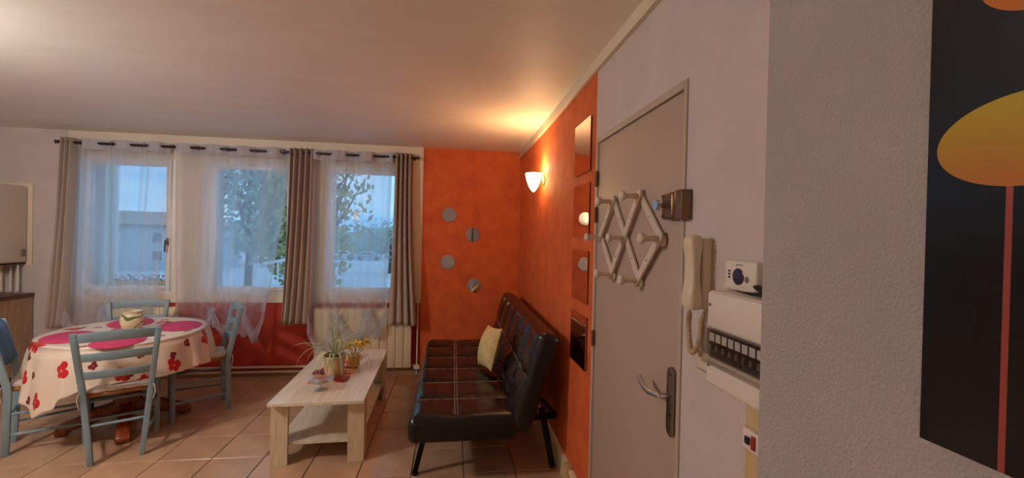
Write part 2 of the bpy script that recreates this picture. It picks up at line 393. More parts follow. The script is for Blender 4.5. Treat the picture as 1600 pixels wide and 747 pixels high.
# handle plate and lever
mb = MB(); mb.prism([(.052*cos(t)*.5, .091*1+.026*sin(t)) for t in [PI*k/10 for k in range(11)]]+[(.052*cos(t)*.5, -.091+.026*sin(t)) for t in [PI+PI*k/10 for k in range(11)]], 0, .009,
    Matrix.Translation((.002, .057, .99)) @ Matrix(((0, 0, -1), (1, 0, 0), (0, 1, 0))).to_4x4())
pl = mb.build('handle_plate', m_steel, dr, bevel=.002)
mb = MB(); mb.tube([(0, .057, 1.012), (-.045, .057, 1.012)], .009, 12)
mb.tube([(-.048, .050, 1.012), (-.052, .08, 1.010), (-.053, .115, 1.004), (-.052, .15, 1.006), (-.050, .185, 1.018), (-.046, .205, 1.028)], [.0085, .009, .0095, .010, .0105, .008], 12)
mb.build('handle', m_chrome, dr)
MB().tube([(-.006, .057, .948), (-.012, .057, .948)], .008, 12).build('key_cylinder', m_brass, dr)
MB().tube([(-.006, .057, 1.082), (-.010, .057, 1.082)], .005, 8).build('screw', m_steel, dr)
MB().tube([(-.006, .057, .9), (-.010, .057, .9)], .005, 8).build('screw', m_steel, dr)

# ================================================================== OBJECTS
XW = XR
# ---- rim lock on the door edge
lk = thing('door_lock', 'aged brass rim lock with chrome knob fixed across the door edge', 'lock', (XW, 1.31, 1.60))
B(-.034, -.001+.002, .0, .075, .0, .09).build('lock_case', m_brass, lk, bevel=.009, seg=3)
B(-.036, .000, -.062, -.012, -.002, .092).build('keeper', m_brass, lk, bevel=.003)
MB().tube([(-.022, -.014, .016), (-.022, -.014, .075)], .010, 12).build('hinge_barrel', m_steel, lk)
MB().tube([(-.034, .052, .048), (-.052, .052, .048), (-.054, .052, .048), (-.068, .052, .048)], [.008, .008, .019, .016], 20).build('knob', m_chrome, lk)
for y, z in ((.065, .012), (.065, .078), (.012, .012)):
    MB().tube([(-.034, y, z), (-.0365, y, z)], .005, 8).build('screw', m_steel, lk)

# ---- expanding coat rack
rk = thing('coat_rack', 'cream expanding lattice coat rack with seven round pegs hung on the door', 'coat rack', (XW+.002, 0, 0))
T1, T2, M1, M2, M3, B1, B2 = (1.885, 1.700), (1.605, 1.700), (2.045, 1.535), (1.745, 1.535), (1.425, 1.535), (1.885, 1.370), (1.60, 1.370)
def slat(a, b, layer, e0=.032, e1=.032):
    a, b = Vector(a), Vector(b); d = (b-a).normalized(); n = Vector((-d.y, d.x)); w_ = .016; L = (b-a).length
    pts = []
    def P(s_, t_): q = a+d*s_+n*t_; return (q.x, q.y)
    # straight slat with leaf-shaped shouldered ends
    for s_, t_ in [(-e0, .004), (-e0+.008, .014), (-e0+.016, .019), (-.004, .019), (.006, w_), (L-.006, w_), (L+.004, .019), (L+e1-.016, .019), (L+e1-.008, .014), (L+e1, .004)]: pts.append(P(s_, t_))
    for s_, t_ in [(L+e1, -.004), (L+e1-.008, -.014), (L+e1-.016, -.019), (L+.004, -.019), (L-.006, -w_), (.006, -w_), (-.004, -.019), (-e0+.016, -.019), (-e0+.008, -.014), (-e0, -.004)]: pts.append(P(s_, t_))
    x = -.004-.0105*(layer+1)
    q = MB(); k = len(pts); q.add([(x, p[0], p[1]) for p in pts]+[(x+.010, p[0], p[1]) for p in pts], [tuple(range(k)), tuple(range(k, 2*k))[::-1]]+[(i, (i+1) % k, k+(i+1) % k, k+i) for i in range(k)])
    q.build('slat', m_rack, rk, bevel=.0015, seg=1)
    for f in (.5,) if L < .3 else (.25, .75):
        c = a+(b-a)*f
        MB().tube([(x-.0012, c.x, c.y), (x+.002, c.x, c.y)], .003, 8).build('hole', m_darkgap, rk)
slat(M1, T1, 1); slat(B1, T2, 1); slat(B2, M3, 1)
slat(M1, B1, 0); slat(T1, B2, 0); slat(T2, M3, 0)
for y, z in (T1, T2, M1, M2, M3, B1, B2):
    pr = [(.009, 0), (.009, .004), (.0125, .008), (.0105, .02), (.0095, .04), (.012, .05), (.019, .056), (.021, .063), (.018, .070), (.008, .074), (0, .0745)]
    MB().lathe(pr, 18, (-.024, y, z), M=Matrix(((0, 0, -1), (1, 0, 0), (0, 1, 0))).to_4x4()).build('peg', m_rack, rk, smooth=50)

# ---- square mirrors on the orange wall
ML = ['square frameless mirror tile, topmost of the four on the orange wall', 'square frameless mirror tile, second from top on the orange wall',
      'square frameless mirror tile, third from top on the orange wall', 'square frameless mirror tile, lowest, reflecting the black sofa back']
for (z0, z1), lb in zip([(1.90, 2.20), (1.538, 1.838), (1.165, 1.458), (.798, 1.095)], ML):
    t = thing('square_mirror', lb, 'mirror', (XW, 2.405, z0), 0, 'square mirrors on the orange wall')
    h = z1-z0
    B(-.0075, .001, -.148, .148, .002, h-.002).build('mirror_backing', m_edge_shadow, t, smooth=0)
    B(-.011, -.0076, -.15, .15, 0, h).build('mirror_glass', m_mirror, t, smooth=0)
CL = ['round mirror disc, highest of four on the orange back wall', 'round mirror disc, rightmost of the upper pair on the orange back wall',
      'round mirror disc, lower left on the orange back wall showing dark reflection', 'round mirror disc, lowest of four, above the sofa seat']
for (x, z), lb in zip([(-.054, 1.747), (.213, 1.532), (-.058, 1.222), (.238, .966)], CL):
    o = MB().lathe([(0, 0), (.076, 0), (.079, .002), (.079, .005), (.076, .007), (0, .007)], 40, (0, 0, 0), M=Matrix(((1, 0, 0), (0, 0, -1), (0, 1, 0))).to_4x4()).build('round_mirror', m_mirror, None, smooth=30, loc=(x, YB, z))
    tag(o, lb, 'mirror', 'round mirrors on the orange back wall')

# ---- wall sconce
sc = thing('wall_sconce', 'small lit glass wall lamp high on the orange wall above the sofa', 'lamp', (XW, 3.50, 1.99))
MB().lathe([(0, 0), (.04, 0), (.042, .008), (.03, .016), (.014, .022), (.01, .04), (0, .04)], 24, (.001, 0, .01), M=Matrix(((0, 0, -1), (1, 0, 0), (0, 1, 0))).to_4x4()).build('mount', m_brass, sc)
m_shade = mat('lit_frosted_glass', (255, 236, 200), .4, emit=(255, 206, 138), estr=20)
pr = [(.003, -.098), (.018, -.084), (.038, -.050), (.054, -.008), (.064, .030), (.067, .052)]
MB().lathe(pr, 26, (-.088, 0, .01), sx=1.0, sy=1.15, cap=False).build('shade', m_shade, sc, smooth=60, solid=.004)
MB().tube([(-.03, 0, -.004), (-.045, 0, .012)], .009, 10).build('arm', m_brass, sc)
ld = bpy.data.lights.new('sconce_bulb', 'POINT'); ld.energy = LAMP_SCONCE; ld.color = (1, .74, .42); ld.shadow_soft_size = .02
lo = bpy.data.objects.new('sconce_bulb', ld); COL.objects.link(lo); lo.location = (-.088, 0, .058); lo.parent = sc

s2 = copy_tree(sc); s2['label'] = 'second lit glass wall lamp on the wall behind the camera, outside the picture'
s2.location = (-2.63, YF, 1.90); s2.rotation_euler.z = -PI/2
for c in s2.children:
    if c.type == 'LIGHT': c.data = c.data.copy(); c.data.energy = LAMP_REAR
# ---- ceiling lamp outside the frame on the left (its glow shows on the ceiling)
cl = thing('ceiling_lamp', 'warm globe ceiling lamp over the dining side, outside the picture', 'lamp', (-2.78, 1.7, ZC))
MB().lathe([(0, -.02), (.06, -.018), (.065, 0), (0, 0)], 24).build('canopy', m_steel, cl)
MB().tube([(0, 0, -.015), (0, 0, -.14)], .006, 8).build('stem', m_steel, cl)
m_globe = mat('lit_opal_globe', (255, 236, 210), .4, emit=(255, 249, 242), estr=LAMP_MAIN)
MB().lathe([(.11*sin(a), -.25+.11*cos(a)) for a in [PI*k/14 for k in range(15)]], 24).build('globe', m_globe, cl, smooth=80)

# ---- intercom
ph = thing('intercom_phone', 'ivory wall intercom handset with coiled cord beside the door', 'telephone', (XW, 1.10, 1.335))
MB().box(-.030, .001, .033, .090, .0, .205).build('base', m_plastic, ph, bevel=.008, seg=3)
# handset: a bar with thicker ear and mouth ends, in the y-z plane, hanging in front of the base
hs = MB(); prof = [(.000, .040, .016), (.010, .047, .022), (.040, .047, .022), (.060, .044, .018), (.085, .041, .015), (.120, .040, .015), (.155, .041, .017), (.180, .041, .022), (.198, .039, .022), (.208, .034, .018), (.214, .022, .010)]
def hsf(u, v):
    k = v*(len(prof)-1); i = min(int(k), len(prof)-2); f = k-i
    z, wy, wx = [prof[i][q]*(1-f)+prof[i+1][q]*f for q in range(3)]
    a = 2*PI*u; ca, sa = cos(a), sin(a); p = 3.2
    rx = math.copysign(abs(ca)**(2/p), ca)*wx; ry = math.copysign(abs(sa)**(2/p), sa)*wy/1.55
    return (-.050+rx, .054+ry, .0+z)
hs.grid(hsf, 24, 30, wrap=True)
hs.add([hsf(k/24, 0) for k in range(24)], [tuple(range(24))[::-1]]); hs.add([hsf(k/24, 1) for k in range(24)], [tuple(range(24))])
hs.build('handset', m_plastic, ph, smooth=50, merge=True)
def bez(P, n):
    # Catmull-Rom through points
    P = [Vector(p) for p in P]; Q = [P[0]*2-P[1]]+P+[P[-1]*2-P[-2]]; o = []
    for i in range(1, len(Q)-2):
        for k in range(n):
            t = k/n; a, b, c, d = Q[i-1:i+3]
            o.append(.5*((2*b)+(c-a)*t+(2*a-5*b+4*c-d)*t*t+(3*b-a-3*c+d)*t**3))
    o.append(P[-1]); return o
core = bez([(-.05, .062, -.002), (-.045, .076, -.05), (-.04, .076, -.105), (-.04, .063, -.128), (-.035, .044, -.108), (-.03, .036, -.065), (-.03, .034, -.030), (-.02, .030, .002)], 60)
hel = []; rr = .0065
for i, p in enumerate(core):
    d = (core[min(i+1, len(core)-1)]-core[max(i-1, 0)]).normalized(); u = Vector((1, 0, 0)); u = (u-d*u.dot(d)).normalized(); q = d.cross(u); a = i*2*PI/8.
    e = min(1, i/20, (len(core)-1-i)/60); hel.append(p+(u*cos(a)+q*sin(a))*rr*e)
MB().tube(hel, .0024, 6).build('coiled_cord', m_cord, ph, smooth=60)

# ---- alarm
al = thing('gas_alarm', 'white gas alarm with round dark violet lens above the fuse box', 'alarm', (XW, .917, 1.409))
MB().box(-.030, .001, .0, .118, .0, .075).build('casing', m_plastic_white, al, bevel=.006, seg=3)
Mx = Matrix(((0, 0, -1), (1, 0, 0), (0, 1, 0))).to_4x4()
MB().lathe([(.021, 0), (.021, .002), (.019, .003), (0, .003)], 28, (-.0295, .063, .036), M=Mx).build('lens', m_screen, al)
MB().lathe([(.008, 0), (.008, .001), (0, .0015)], 20, (-.0295, .032, .031), M=Mx).build('button', m_grey_plastic, al)
for k in range(3):
    for dy in (0, .005):
        B(-.0312, -.0295, .094+dy, .0975+dy, .030+k*.008, .0345+k*.008).build('vent', m_darkgap, al, smooth=0)
def text(body, size, M, m, parent, name='lettering'):
    c = bpy.data.curves.new(name, 'FONT'); c.body = body; c.size = size; c.extrude = .0002; c.align_x = 'CENTER'; c.align_y = 'CENTER'
    o = bpy.data.objects.new(name, c); COL.objects.link(o); c.materials.append(m); o.matrix_local = M
    dg = bpy.context.evaluated_depsgraph_get(); me = bpy.data.meshes.new_from_object(o.evaluated_get(dg)); bpy.data.objects.remove(o)
    o = bpy.data.objects.new(name, me); COL.objects.link(o); o.matrix_local = M
    if parent: o.parent = parent
    return o
MT = Matrix(((0, 0, -1), (-1, 0, 0), (0, 1, 0))).to_4x4()
def wall_text(body, size, y, z, x, m, parent): return text(body, size, Matrix.Translation((x, y, z)) @ MT, m, parent)
wall_text('gamma', .009, .060, .066, -.0302, m_grey_plastic, al)

# ---- fuse box
fb = thing('fuse_box', 'ivory fuse box with a clear band of small breakers right of the door', 'fuse box', (XW, .78, 1.165))
D = -.075; fb.scale.y = .925
MB().box(D, .001, .0, .27, .0, .241).build('housing', m_plastic, fb, bevel=.006, seg=3)
MB().box(D-.006, D+.001, .004, .266, .150, .237).build('upper_cover', m_plastic_white, fb, bevel=.004)
MB().box(D-.006, D+.001, .004, .266, .006, .058).build('lower_cover', m_plastic_white, fb, bevel=.004)
B(D-.002, D, .008, .262, .070, .146).build('breaker_rail', m_grey_plastic, fb, smooth=0)
for k in range(9):
    y1 = .240-k*.0262
    br = MB().box(D-.014, D-.0025, y1-.0248, y1, .078, .142).build('breaker', m_black_plastic, fb, bevel=.001, seg=1)
    B(D-.0155, D-.0142, y1-.0225, y1-.0025, .118, .138).build('label_tab', m_pvc, br, smooth=0)
    MB().box(D-.020, D-.0142, y1-.017, y1-.008, .096, .110).build('toggle', m_grey_plastic, br, bevel=.001, seg=1)
mb = MB(); mb.box(D-.024, D-.0225, .006, .264, .060, .149); mb.box(D-.0225, D-.001, .006, .264, .060, .0615); mb.box(D-.0225, D-.001, .2625, .264, .060, .149)
mb.build('clear_cover', m_clear_cover, fb, smooth=0)
B(D-.0105, D-.0025, .245, .262, .078, .142).build('main_switch_blank', m_grey_plastic, fb, bevel=.001)
for y, z in ((.255, .050), (.255, .205)):
    MB().tube([(D-.008, y, z), (D-.005, y, z)], .004, 10).build('screw', m_grey_plastic, fb)
# ---- black clip on top of the box
bc = thing('black_clip', 'small black two-armed object lying on top of the fuse box', 'clip', (XW-.052, .87, 1.4065))
MB().tube([(-.005, .055, .006), (-.002, .03, .006), (0, .0, .008), (0, -.03, .008)], [.003, .006, .007, .006], 10, flat=.7).build('lower_arm', m_black_plastic, bc)
MB().tube([(0, .022, .024), (0, .008, .022), (0, -.01, .014), (0, -.03, .012)], [.005, .009, .007, .005], 10, flat=.8).build('upper_arm', m_black_plastic, bc)
# ---- small bracket left of and below the fuse box
jb = thing('cable_entry_box', 'small cream cable box and lip at the lower left of the fuse box', 'cable box', (XW, 1.085, 1.150))
B(-.018, .001, .012, .085, .012, .062).build('cover', m_plastic, jb, bevel=.002)
B(-.026, .001, .0, .09, .0, .009).build('lip', m_plastic, jb, bevel=.002)
# ---- trunking
tr = thing('cable_trunking', 'yellowed vertical cable trunking with a small switch under the fuse box', 'trunking', (XW, .885, 0))
B(-.034, .001, .0, .050, .0, 1.164).build('trunk_cover', m_yellow_plastic, tr, bevel=.003)
sw = B(-.046, -.0345, -.012, .044, 1.048, 1.096).build('switch_plate', m_plastic_white, tr, bevel=.003)
B(-.052, -.0465, .016, .030, 1.062, 1.080).build('rocker', m_black_plastic, sw, bevel=.002)
B(-.050, -.0465, -.002, .010, 1.056, 1.088).build('indicator', mat('red_window', (150, 40, 36), .3), sw, bevel=.001)

# ---- canvas on the near wall
def painting_mat():
    m = mat('abstract_painting', (8, 9, 12), .34, bump=.03, bscale=90, spec=.35); t = m.node_tree; L = t.links
    tcn = t.nodes.new('ShaderNodeTexCoord'); sp = t.nodes.new('ShaderNodeSeparateXYZ'); L.new(tcn.outputs['Object'], sp.inputs[0])
    def mth(op, a, b=None):
        n = t.nodes.new('ShaderNodeMath'); n.operation = op
        for i, x in enumerate((a, b)):
            if x is None: continue
            if isinstance(x, (int, float)): n.inputs[i].default_value = x
            else: L.new(x, n.inputs[i])
        return n.outputs[0]
    y, z = sp.outputs[1], sp.outputs[2]
    nz_ = t.nodes.new('ShaderNodeTexNoise'); nz_.inputs['Scale'].default_value = 9; nz_.inputs['Detail'].default_value = 4; L.new(tcn.outputs['Object'], nz_.inputs['Vector'])
    bgr = t.nodes.new('ShaderNodeValToRGB'); bgr.color_ramp.elements[0].position = .3; bgr.color_ramp.elements[1].position = .75
    bgr.color_ramp.elements[0].color = lin((6, 7, 9)); bgr.color_ramp.elements[1].color = lin((14, 24, 34)); L.new(nz_.outputs['Fac'], bgr.inputs[0])
    cur = bgr.outputs[0]
    def over(mask, c):
        nonlocal cur
        mx = t.nodes.new('ShaderNodeMix'); mx.data_type = 'RGBA'; L.new(mask, mx.inputs[0]); L.new(cur, mx.inputs[6])
        if isinstance(c, tuple): mx.inputs[7].default_value = lin(c)
        else: L.new(c, mx.inputs[7])
        cur = mx.outputs[2]
    def disc(cy, cz, ry, rz):
        dy = mth('DIVIDE', mth('SUBTRACT', y, cy), ry); dz = mth('DIVIDE', mth('SUBTRACT', z, cz), rz)
        return mth('LESS_THAN', mth('ADD', mth('MULTIPLY', dy, dy), mth('MULTIPLY', dz, dz)), 1.)
    def stem(cy, hw, z1): return mth('MULTIPLY', mth('LESS_THAN', mth('ABSOLUTE', mth('SUBTRACT', y, cy)), hw), mth('LESS_THAN', z, z1))
    for cy, cz, ry, rz, c0, c1, sy in DISCS:
        over(stem(sy, .0021, cz), (150, 70, 62))
        r = t.nodes.new('ShaderNodeValToRGB'); r.color_ramp.elements[0].color = lin(c0); r.color_ramp.elements[1].color = lin(c1)
        g = mth('ADD', mth('DIVIDE', mth('SUBTRACT', cz+rz*.6, z), rz*1.6), mth('MULTIPLY', nz_.outputs['Fac'], .25)); L.new(g, r.inputs[0])
        over(disc(cy, cz, ry, rz), r.outputs[0])
    L.new(cur, t.nodes['Principled BSDF'].inputs['Base Color'])
    return m
# disc: centre y, centre z, half sizes (in the canvas' own coordinates, origin at its lower far corner)
DISCS = [(-.064, .245, .056, .034, (176, 152, 40), (176, 112, 44), -.0565), (-.090, .368, .056, .036, (190, 120, 40), (190, 104, 34), -.150)]
cv = thing('abstract_canvas', 'dark canvas with yellow and orange discs on red stems on the near wall', 'painting', (.42, .318, 1.368))
CW, CH = .55, .80
B(-.018, -.0005, -CW, 0, 0, CH).build('canvas_face', painting_mat(), cv, bevel=.002)

# ================================================================== CURTAINS
YR = 4.712; ZR = 2.345
rod = thing('curtain_rod', 'long dark bronze curtain rod above the three windows', 'curtain rod', (0, YR, ZR))
MB().tube([(-3.80, 0, 0), (-.425, 0, 0)], .0125, 14).build('pole', m_rod, rod)
for sx_ in (-1, 1):
    x = -3.80 if sx_ < 0 else -.425
    MB().lathe([(.013, 0), (.018, .003), (.018, .012), (.010, .014), (.013, .022), (.018, .030), (.019, .036), (.012, .042), (0, .043)], 18, (x, 0, 0), M=Matrix(((0, 0, sx_), (0, 1, 0), (1, 0, 0))).to_4x4()).build('finial', m_rod, rod, smooth=50)
for x in (-3.745, -1.585, -.440):
    q = MB(); q.tube([(x, .081, 0), (x, .018, 0)], .007, 8); q.lathe([(.018, 0), (.018, .006), (0, .006)], 14, (x, .081, 0), M=Matrix(((1, 0, 0), (0, 0, -1), (0, 1, 0))).to_4x4())
    q.build('bracket', m_rod, rod)

def drape(lb, xt0, xt1, xb0, xb1, zb, nf, amp, seed, y=YR):
    rnd = random.Random(seed); ph_ = [rnd.uniform(0, 6) for _ in range(6)]
    def f(u, v):
        e = v**2.2; x = (xt0*(1-e)+xb0*e)*(1-u)+(xt1*(1-e)+xb1*e)*u
        wv = sin(2*PI*nf*u+ph_[0]+.5*sin(3*u+ph_[2])*v)
        a = amp*(1+.35*v*sin(ph_[1]+5*u))
        zz = ZR+.045-(ZR+.045-zb)*v
        return (x+.010*v*sin(4*PI*nf*u*.5+ph_[3]), y+a*wv+.006*sin(9*v+ph_[4]+6*u)*v-.062*v, zz+.008*v*sin(5*u+ph_[5]))
    o = MB().grid(f, 110, 40).build('drape', m_drape, None, smooth=60, solid=.003)
    return tag(o, lb, 'curtain', 'taupe drapes on the rod')
drape('taupe drape at the left end of the curtain rod', -3.795, -3.665, -3.86, -3.69, .555, 3.2, .036, 1)
drape('taupe drape hanging between the second and third windows', -1.69, -1.455, -1.735, -1.48, .575, 4.2, .038, 2)
drape('taupe drape at the right end of the rod beside the orange wall', -.640, -.452, -.665, -.362, .565, 4.2, .038, 3)

def sheer(lb, x0, x1, peaks, lows, per, phase, name='sheer_curtain', xb0=None, xb1=None, slant=0):
    """voile panel; the hem is tied up at the peaks and sags between them"""
    xb0 = x0 if xb0 is None else xb0; xb1 = x1 if xb1 is None else xb1
    us = [(p[0]-xb0)/(xb1-xb0) for p in peaks]; zs = [p[1] for p in peaks]
    node = [0]+us+[1]; nz_ = [lows[0][0]]+zs+[lows[-1][0]]
    def hem(u):
        for i in range(len(node)-1):
            if u <= node[i+1]+1e-9:
                f = (u-node[i])/max(1e-6, node[i+1]-node[i]); base = nz_[i]*(1-f)+nz_[i+1]*f
                lo_ = lows[i][1]
                mid = max(0, base-lo_)
                return base-mid*(sin(PI*f)**.62)
        return nz_[-1]
    def f(u, v):
        e = v**1.5; x = (x0*(1-e)+xb0*e)*(1-u)+(x1*(1-e)+xb1*e)*u
        h = hem(u); z = ZR+.04-(ZR+.04-h)*v
        top = max(0, 1-v*1.0)
        yy = YR+.034*sin(2*PI*(x0+(x1-x0)*u)/per+phase)*(.35+.65*top)-.047*v
        # soft secondary folds
        yy += .006*sin(41*u+3*v)+.004*sin(73*u+1+2*v)
        # folds radiating from the ties, and the pouf of the gathered hem
        for pu, pz in zip(us, zs):
            dx = (u-pu)*(x1-x0); dz = z-pz; r = math.hypot(dx, dz)+1e-4; a = math.atan2(dx, -dz if dz < 0 else dz)
            g = math.exp(-(r/.20)**2)*min(1, r/.03); yy += .016*g*sin(a*9)-.0
        d = max(0, z-h); yy -= .05*math.exp(-((d-.06)/.10)**2)*(v**8)*.8
        return (x, yy, z)
    r = thing(name, lb, 'curtain', (0, 0, 0), 0, 'white voile curtains tied up at the hem')
    MB().grid(f, 150, 70).build('voile', m_sheer, r, smooth=180)
    # gathered rosette and ruffled tail under each tie
    for k, (px, pz) in enumerate(peaks):
        hgt, wd = tails[k]
        def g(u, v, px=px, pz=pz, hgt=hgt, wd=wd):
            a = (u-.5)*2; sp_ = .012+wd*(v**.75); zz = pz+.03-(hgt+.03)*v*(1-.10*a*a)-.012*v*sin(7*a+k)
            return (px+a*sp_+.02*v*sin(3*v), YR-.085-.012*sin(9*a+2*k)*(.3+v)-.02*(1-v), zz)
        MB().grid(g, 60, 16).build('knot_tail', m_gather, r, smooth=180)
        MB().grid(lambda u, v, px=px, pz=pz: (px+(.020+.012*sin(5*2*PI*v))*cos(2*PI*u)*sin(PI*v)*1.3, YR-.066+(.018+.004*sin(6*2*PI*u))*sin(2*PI*u)*sin(PI*v), pz+.008+.045*cos(PI*v)), 24, 14, wrap=True).build('knot', m_gather, r, smooth=180)
    # double-thickness heading band that takes the eyelets
    MB().grid(lambda u, v: (lambda p: (p[0], p[1]-.004, p[2]))(f(u, v*.052)), 150, 3).build('heading_band', m_heading, r, smooth=180)
    n_e = int((x1-x0)/(per/2)+.5)
    for k in range(n_e):
        xx = x0+(x1-x0)*(k+.5)/n_e
        MB().tube([(xx+.0*cos(t), YR+.020*cos(t), ZR+.020*sin(t)) for t in [2*PI*j/16 for j in range(16)]], .003, 6, closed=True).build('eyelet', m_steel, r)
    # gathered hem: a tight second layer that follows the tied-up edge
    def g2(u, v):
        x = xb0+(xb1-xb0)*u; h = hem(u); d = min(abs(x-p[0]) for p in peaks)
        hh = .05+.05*min(1, d/.12)
        return (x+.008*sin(60*u+4*v), YR-.070-.016*sin(60*u+5*sin(7*u))*(.4+.6*v)-.035*sin(PI*v)+.02*(1-v)*0, h+hh*(1-v)*1.3-.012*v)
    MB().grid(g2, 150, 10).build('gathered_hem', m_gather, r, smooth=180)
    return r
tails = [(.15, .07), (.19, .08)]
sheer('white voile curtain over the left window behind the dining table', -3.70, -2.835, [(-3.35, .70), (-3.05, .70)], [(.62, .40), (None, .45), (.66, .42)], .284, 1.2, xb0=-3.68, xb1=-2.925)
tails = [(.14, .06), (.24, .085)]
sheer('white voile curtain over the middle window, left of the middle drape', -2.77, -1.70, [(-2.375, .70), (-2.085, .70)], [(.60, .46), (None, .44), (.80, .40)], .284, 1.9, xb0=-2.72, xb1=-1.885)
tails = [(.13, .06), (.23, .085)]
sheer('white voile curtain over the right window above the radiator', -1.475, -.66, [(-1.18, .64), (-.865, .69)], [(.56, .24), (None, .36), (.74, .42)], .284, .2, xb0=-1.47, xb1=-.68)

# ================================================================== RADIATORS AND PIPES
def radiator(lb, x0, x1, z0, z1):
    n = round((x1-x0)/.08); p = (x1-x0)/n; t = thing('radiator', lb, 'radiator', (x0, YB-.012, z0), 0, 'cream sectional radiators under the windows'); h = z1-z0
    proto = None
    for i in range(n):
        if proto is None:
            q = MB(); q.box(.002, p-.002, -.086, -.076, 0, h); q.box(p/2-.006, p/2+.006, -.076, -.03, .0, h); q.box(.006, p-.006, -.03, -.022, .02, h-.02)
            q.box(.002, p-.002, -.084, -.03, h-.05, h-.012); q.box(.002, p-.002, -.084, -.03, .012, .05)
            proto = q.build('section', m_radiator, t, bevel=.003)
        else:
            c = proto.copy(); COL.objects.link(c); c.parent = t; c.location.x = p*i
    MB().tube([(-.03, -.064, .03), (.0, -.064, .03)], .016, 12).build('valve', m_brass, t)
    MB().box(.1, .13, -.03, -.002, h-.2, h-.15).box(x1-x0-.13, x1-x0-.1, -.03, -.002, h-.2, h-.15).build('wall_bracket', m_black_metal, t)
    return t
radiator('cream sectional radiator under the right window behind the coffee table', -1.43, -.43, .085, .725)
radiator('cream sectional radiator under the left window behind the dining table', -3.38, -2.74, .10, .74)
rp = thing('riser_pipe', 'thin white vertical heating pipe right of the radiator by the sofa', 'pipe', (-.372, YB-.03, 0))
MB().tube([(0, 0, .0), (0, 0, .77)], .0085, 12).build('pipe', m_plastic_white, rp)
MB().tube([(-.05, -.02, .09), (.02, -.0, .09)], .012, 12).build('elbow', m_plastic_white, rp)
MB().box(-.03, .03, -.03, .015, .055, .085).build('pipe_clamp', m_plastic_white, rp, bevel=.004)
for z, lb in ((.100, 'upper of two cream heating pipes along the red wall'), (.048, 'lower of two cream heating pipes along the red wall')):
    o = MB().tube([(-2.76, YB-.035, z), (-1.46, YB-.035, z)], .0115, 12).build('heating_pipe', m_cream_gloss); tag(o, lb, 'pipe', 'heating pipes along the red wall')

# ================================================================== DINING TABLE
TC = Vector((-2.503, 3.717)); TA = math.atan2(-.863, .505); RA, RB = .582, .512; TZ = .724
tb = thing('dining_table', 'oval dining table on a varnished pine pedestal under the butterfly cloth', 'table', (TC.x, TC.y, 0), TA)
MB().lathe([(0, 0), (.95, 0), (.975, .006), (.975, .022), (.95, .028), (0, .028)], 48, (0, 0, TZ-.030), sx=RA, sy=RB).build('table_top', m_orange_wood, tb)
mb = MB(); mb.lathe([(.05, 0), (.085, .02), (.09, .07), (.055, .12), (.045, .2), (.07, .30), (.075, .36), (.05, .44), (.06, .52), (.10, .56)], 24, (0, 0, .15)); mb.build('pedestal', m_orange_wood, tb, smooth=50)
for k in range(2):
    s_ = 1 if k == 0 else -1
    q = MB(); 
    pts = [(0, .19), (s_*.10, .185), (s_*.22, .15), (s_*.33, .10), (s_*.40, .075), (s_*.435, .04), (s_*.43, .005), (s_*.36, .0), (s_*.33, .03), (s_*.22, .055), (s_*.08, .085), (0, .09)]
    q.prism(pts, -.042, .042, Matrix(((1, 0, 0), (0, 0, 1), (0, 1, 0))).to_4x4()); q.build('foot', m_orange_wood, tb, bevel=.012, seg=3)
    q = MB(); q.prism([(p[0]*.92, p[1]) for p in pts], -.042, .042, Matrix(((0, 0, 1), (1, 0, 0), (0, 1, 0))).to_4x4()); q.build('foot', m_orange_wood, tb, bevel=.012, seg=3)

# cloth: flat oval top, then folds hanging to an uneven hem
hang_pts = sorted([(math.radians(a), h) for a, h in [(-175, .27), (-150, .25), (-136, .29), (-120, .39), (-108, .46), (-97, .40), (-86, .31), (-75, .25), (-62, .24), (-42, .25), (-20, .25), (5, .27), (30, .24), (60, .28), (90, .27), (122, .24), (150, .28), (185, .27)]])
def hang(a):
    a = (a+PI) % (2*PI)-PI
    if a < hang_pts[0][0]: a += 2*PI
    for (a0, h0), (a1, h1) in zip(hang_pts, hang_pts[1:]):
        if a0 <= a <= a1: f = (a-a0)/(a1-a0); f = f*f*(3-2*f); return h0*(1-f)+h1*f
    return .32
def rim(aw):      # rim point seen from the centre in world direction aw
    ca, sa = cos(aw-TA), sin(aw-TA); r = 1/math.hypot(ca/RA, sa/RB); return r
NU, NT, NS = 220, 10, 26
me_v, me_f, me_uv = [], [], []
for j in range(NT+NS+1):
    for i in range(NU):
        a = 2*PI*i/NU; R_ = rim(a)+.004; h = hang(a)
        if j <= NT:
            q = R_*(j/NT)*.985 if j else 0; x, y, z = q*cos(a), q*sin(a), TZ+.002; d = q
        else:
            v = (j-NT)/NS; c = .02
            fold = .5+.5*sin(17*a+1.6*sin(3*a)+.4); fold2 = .5+.5*sin(29*a+2.)
            out_ = R_*.985+c*min(1, v*8)+(.030*fold+.012*fold2)*v**.8+.02*v-.012
            x, y, z = out_*cos(a), out_*sin(a), TZ+.002-.012*min(1, v*8)-(h-.012)*v+.010*v*fold
            if v < .05: z = TZ-.003
            d = R_+h*v
        me_v.append((x, y, z)); me_uv.append((d*cos(a), d*sin(a)))
for j in range(NT+NS):
    for i in range(NU):
        k = (i+1) % NU; me_f.append((j*NU+i, j*NU+k, (j+1)*NU+k, (j+1)*NU+i))
me = bpy.data.meshes.new('tablecloth'); me.from_pydata(me_v, [], me_f); uvl = me.uv_layers.new(name='UVMap')
for p in me.polygons:
    for li in p.loop_indices: uvl.data[li].uv = me_uv[me.loops[li].vertex_index]
me.materials.append(m_cloth); me.polygons.foreach_set('use_smooth', [True]*len(me.polygons))
tcl = bpy.data.objects.new('tablecloth', me); COL.objects.link(tcl); tcl.location = (TC.x, TC.y, 0)
